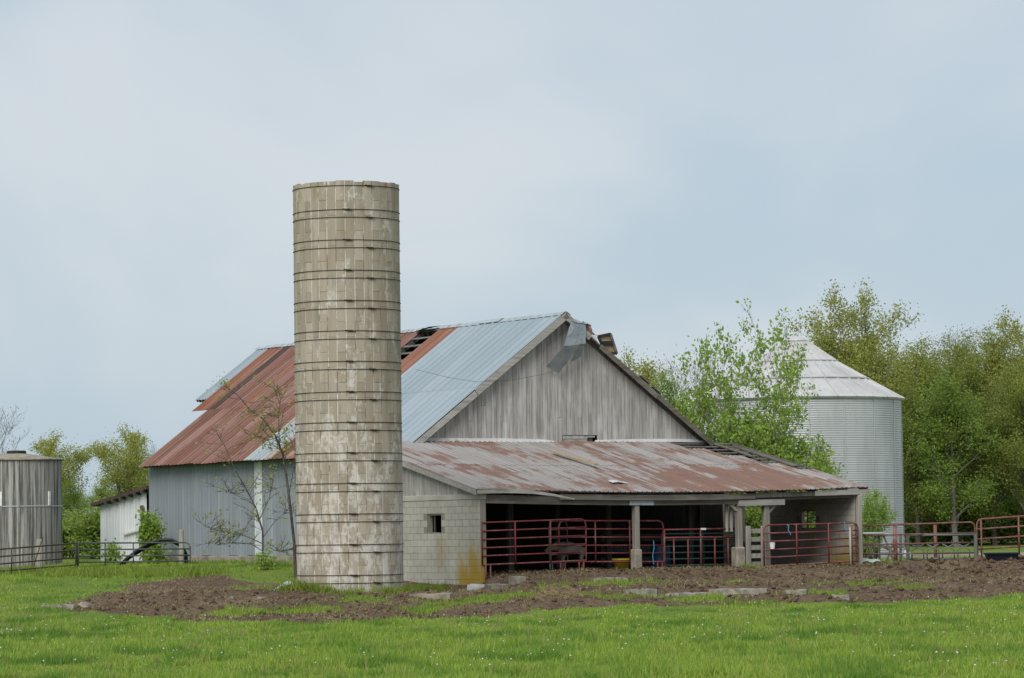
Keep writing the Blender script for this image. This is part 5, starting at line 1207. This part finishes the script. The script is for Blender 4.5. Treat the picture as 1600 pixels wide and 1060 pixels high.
tree('shrub', 1085, 610, 121, .75, 'leafy bright shrub behind the barn eave corner', 'shrub', 'shrub', G2)
tree('shrub', 1155, 640, 119, .8, 'bright shrub at the foot of the young maple', 'shrub', 'shrub', G2)
tree('shrub', 1272, 680, 118.5, 1.0, 'bright green shrub above the right end of the shed roof', 'shrub', 'shrub', G2)
tree('shrub', 1215, 655, 120, .9, 'bright shrub between maple and shed roof end', 'shrub', 'shrub', G2)
tree('shrub', 1360, 765, 114, .75, 'small shrub in front of the bin at the shed right corner', 'shrub', 'shrub', G2)
tree('bush', 1180, 780, 116.5, 1.2, 'dark bush seen through the shed side opening', 'bush', 'bush', G2)
G3 = 'woodland trees on the right'
tree('tall', 1300, 452, 176, 1., 'tall yellow green tree rising left behind the bin roof', 'leafy_tree', group=G3)
tree('tall', 1370, 442, 172, .95, 'tallest yellow green tree behind the right side of the bin roof', 'leafy_tree', group=G3)
W_ = [('tall2', 1455, 528, 178, 1.0, 'olive tree just right of the tallest tree'), ('tall2', 1520, 515, 182, 1.0, 'olive tree in the middle of the right woodland'), ('tall', 1575, 490, 185, 1.0, 'tall yellow green tree second from the right edge'),
      ('tall', 1615, 468, 178, 1.0, 'tall yellow green tree cut by the right edge'), ('bare', 1495, 508, 205, 1.1, 'grey bare treetop above the right woodland'), ('dense', 1430, 600, 168, 1.1, 'dark tree directly right of the bin wall'),
      ('green', 1490, 585, 166, 1.1, 'green tree in front of the middle of the woodland'), ('dense', 1550, 600, 168, 1.1, 'dark tree at the front of the right woodland'), ('tall2', 1600, 560, 166, 1.1, 'olive tree low at the right edge'),
      ('dense', 1395, 560, 190, 1.1, 'dark tree behind the right shoulder of the bin'), ('tall2', 1660, 500, 180, 1.2, 'olive tree just beyond the right edge'), ('dense', 1480, 560, 196, 1.2, 'dark tree deep in the woodland behind the green one'),
      ('dense', 1540, 545, 198, 1.2, 'dark tree deep in the woodland right of centre'), ('dense', 1610, 540, 200, 1.2, 'dark tree deep in the woodland at the right edge'), ('tall2', 1430, 535, 200, 1.0, 'olive tree behind the bin shoulder'), ('green', 1300, 560, 185, 1., 'green tree hidden behind the bin roof'), ('green', 1215, 560, 190, 1., 'green tree left behind the bin roof')]
for k_, px_, py_, Y_, w_, lab in W_: tree(k_, px_, py_, Y_, w_, lab, 'bare_tree' if k_ == 'bare' else 'leafy_tree', group=G3)
for i, (px_, py_, lab) in enumerate(((1432, 765, 'undergrowth bush at the wood edge nearest the bin'), (1475, 775, 'undergrowth bush left of the woodland middle'), (1515, 760, 'undergrowth bush in the woodland middle'), (1555, 770, 'undergrowth bush right of the woodland middle'), (1598, 760, 'undergrowth bush at the right edge'))):
    tree('bush', px_, py_, 172 + 3 * (i % 2), 1.7, lab, 'bush', 'bush', 'undergrowth bushes')
# two thin saplings by the barn wall, a climber on its corner
def sapling(px, Y, stems, leaves, lab, seed, bark='bark'):
    """stems: list of pixel polylines with start radius, at depth Y"""
    rg = random.Random(seed); b = at_y(px, 890, Y); g_ = gsurf(b.x, b.y); e = empty('sapling', (b.x, b.y, g_), 0, lab, 'sapling', 'saplings by the barn wall'); wd_ = MB(); pos_ = []
    for (pts, r0, tw) in stems:
        P = [at_y(x_, y_, Y) - Vector((b.x, b.y, g_)) + Vector((0, rg.uniform(-.25, .25) if i else 0, 0)) for i, (x_, y_) in enumerate(pts)]
        if pts[0][1] > 870: P[0].z = -.2
        wd_.tube(P, [max(.006, .62 * r0 * (1 - .75 * i / (len(P) - 1))) for i in range(len(P))], 6, False)
        for k in range(int(tw * 1.8)):
            i = rg.randrange(len(P) // 3, len(P) - 1) if len(P) > 2 else 0; q = P[i].lerp(P[i + 1], rg.random()); d = Vector((rg.uniform(-1, 1), rg.uniform(-.8, .8), rg.uniform(-.15, .6))).normalized(); L_ = rg.uniform(.3, .9)
            m1 = q + d * L_ * .5 + Vector((0, 0, rg.uniform(-.08, .08))); m2 = q + d * L_; wd_.tube([q, m1, m2], [.009, .007, .005], 3, False); pos_ += [m1, m2, m2]
            for _ in range(2):
                d2 = (d + Vector((rg.uniform(-1, 1), rg.uniform(-1, 1), rg.uniform(-.5, .8))) * .8).normalized(); m3 = m1 + d2 * L_ * .45; wd_.tube([m1, m3], [.007, .004], 3, False); pos_ += [m3]
    wd_.build('trunk', MT[bark], e, True); nn = leaves; r2 = np.random.RandomState(seed); T_ = np.array([tuple(t_) for t_ in pos_]); c_ = T_[r2.randint(0, len(T_), nn)] + r2.normal(0, .09, (nn, 3)); sz_ = .05 * r2.uniform(.5, 1.3, (nn, 1))
    u_ = r2.normal(0, 1, (nn, 3)); u_ /= np.linalg.norm(u_, axis=1, keepdims=True); w_ = np.cross(u_, r2.normal(0, 1, (nn, 3))); w_ /= np.linalg.norm(w_, axis=1, keepdims=True)
    link('crown', npmesh('crown', np.stack([c_ - u_ * sz_, c_ + w_ * sz_ * .6, c_ + u_ * sz_, c_ - w_ * sz_ * .6], 1).reshape(-1, 3), np.arange(4 * nn).reshape(-1, 4), MT['leaf_y'], 4), e)
sapling(412, 108, [([(412, 896), (411, 860), (410, 830), (400, 795), (385, 765), (368, 735), (352, 700), (340, 680)], .055, 16), ([(411, 850), (385, 838), (360, 832), (335, 828), (318, 822)], .025, 14), ([(411, 840), (430, 815), (448, 800), (455, 790)], .02, 9), ([(411, 862), (392, 850), (372, 848), (345, 852), (325, 848)], .02, 12), ([(406, 812), (420, 780), (428, 750)], .018, 8), ([(395, 782), (370, 775), (350, 765)], .016, 8), ([(411, 870), (428, 860), (445, 862)], .015, 8)], 620, 'low spreading sapling with few leaves in front of the blue barn wall', 21)
sapling(459, 104.5, [([(462, 890), (459, 850), (455, 800), (449, 750), (441, 710), (430, 680), (412, 655), (390, 640), (372, 618), (358, 608)], .075, 18), ([(447, 735), (436, 690), (436, 650), (438, 625), (432, 600)], .03, 11), ([(452, 770), (458, 735), (462, 700)], .025, 6), ([(440, 705), (420, 690), (395, 680)], .02, 8)], 620, 'taller leaning sapling between the low one and the silo', 22)
def climber(px0, px1, py0, py1, Y, n, sz, lab, name, cat):
    b = at_y(.5 * (px0 + px1), py1, Y); g_ = gsurf(b.x, b.y); e = empty(name, (b.x, b.y, g_), 0, lab, cat); r2 = np.random.RandomState(int(px0)); wd_ = MB(); C_ = []
    for k in range(9):
        f = r2.rand(); p0 = Vector((r2.uniform(-.15, .15), r2.uniform(-.1, .1), -.1)); top = at_y(px0 + (px1 - px0) * f, py0 + (py1 - py0) * .35 * r2.rand(), Y) - Vector((b.x, b.y, g_)); mid = p0.lerp(top, .5) + Vector((r2.uniform(-.15, .15), r2.uniform(-.1, .1), 0))
        wd_.tube([p0, mid, top], [.018, .012, .006], 4, False)
        for q in range(n // 9):
            t_ = r2.rand() ** .8; c = (p0.lerp(mid, t_ * 2) if t_ < .5 else mid.lerp(top, t_ * 2 - 1)); C_.append((c.x + r2.normal(0, .15), c.y + r2.normal(0, .12), max(c.z + r2.normal(0, .1), .05)))
    wd_.build('stem', MT['bark'], e); c_ = np.array(C_); nn = len(c_); s_ = sz * r2.uniform(.6, 1.3, (nn, 1)); u_ = r2.normal(0, 1, (nn, 3)); u_ /= np.linalg.norm(u_, axis=1, keepdims=True); w_ = np.cross(u_, r2.normal(0, 1, (nn, 3))); w_ /= np.linalg.norm(w_, axis=1, keepdims=True)
    link('leaves', npmesh('leaves', np.stack([c_ - u_ * s_, c_ + w_ * s_ * .6, c_ + u_ * s_, c_ - w_ * s_ * .6], 1).reshape(-1, 3), np.arange(4 * nn).reshape(-1, 4), MT['leaf_b'], 4), e)
climber(222, 262, 798, 890, 119.4, 2200, .075, 'leafy green climber at the corner of the blue barn wall', 'climber', 'climber')
climber(165, 185, 845, 890, 121, 500, .06, 'small green bush behind the green gate near the white lean-to', 'bush', 'bush')
climber(405, 425, 862, 892, 107, 350, .05, 'small leafy sprout at the foot of the low sapling', 'sprout', 'plant')
climber(318, 342, 604, 625, 125.5, 60, .05, 'vine tip', 'vine', 'vine') if False else None
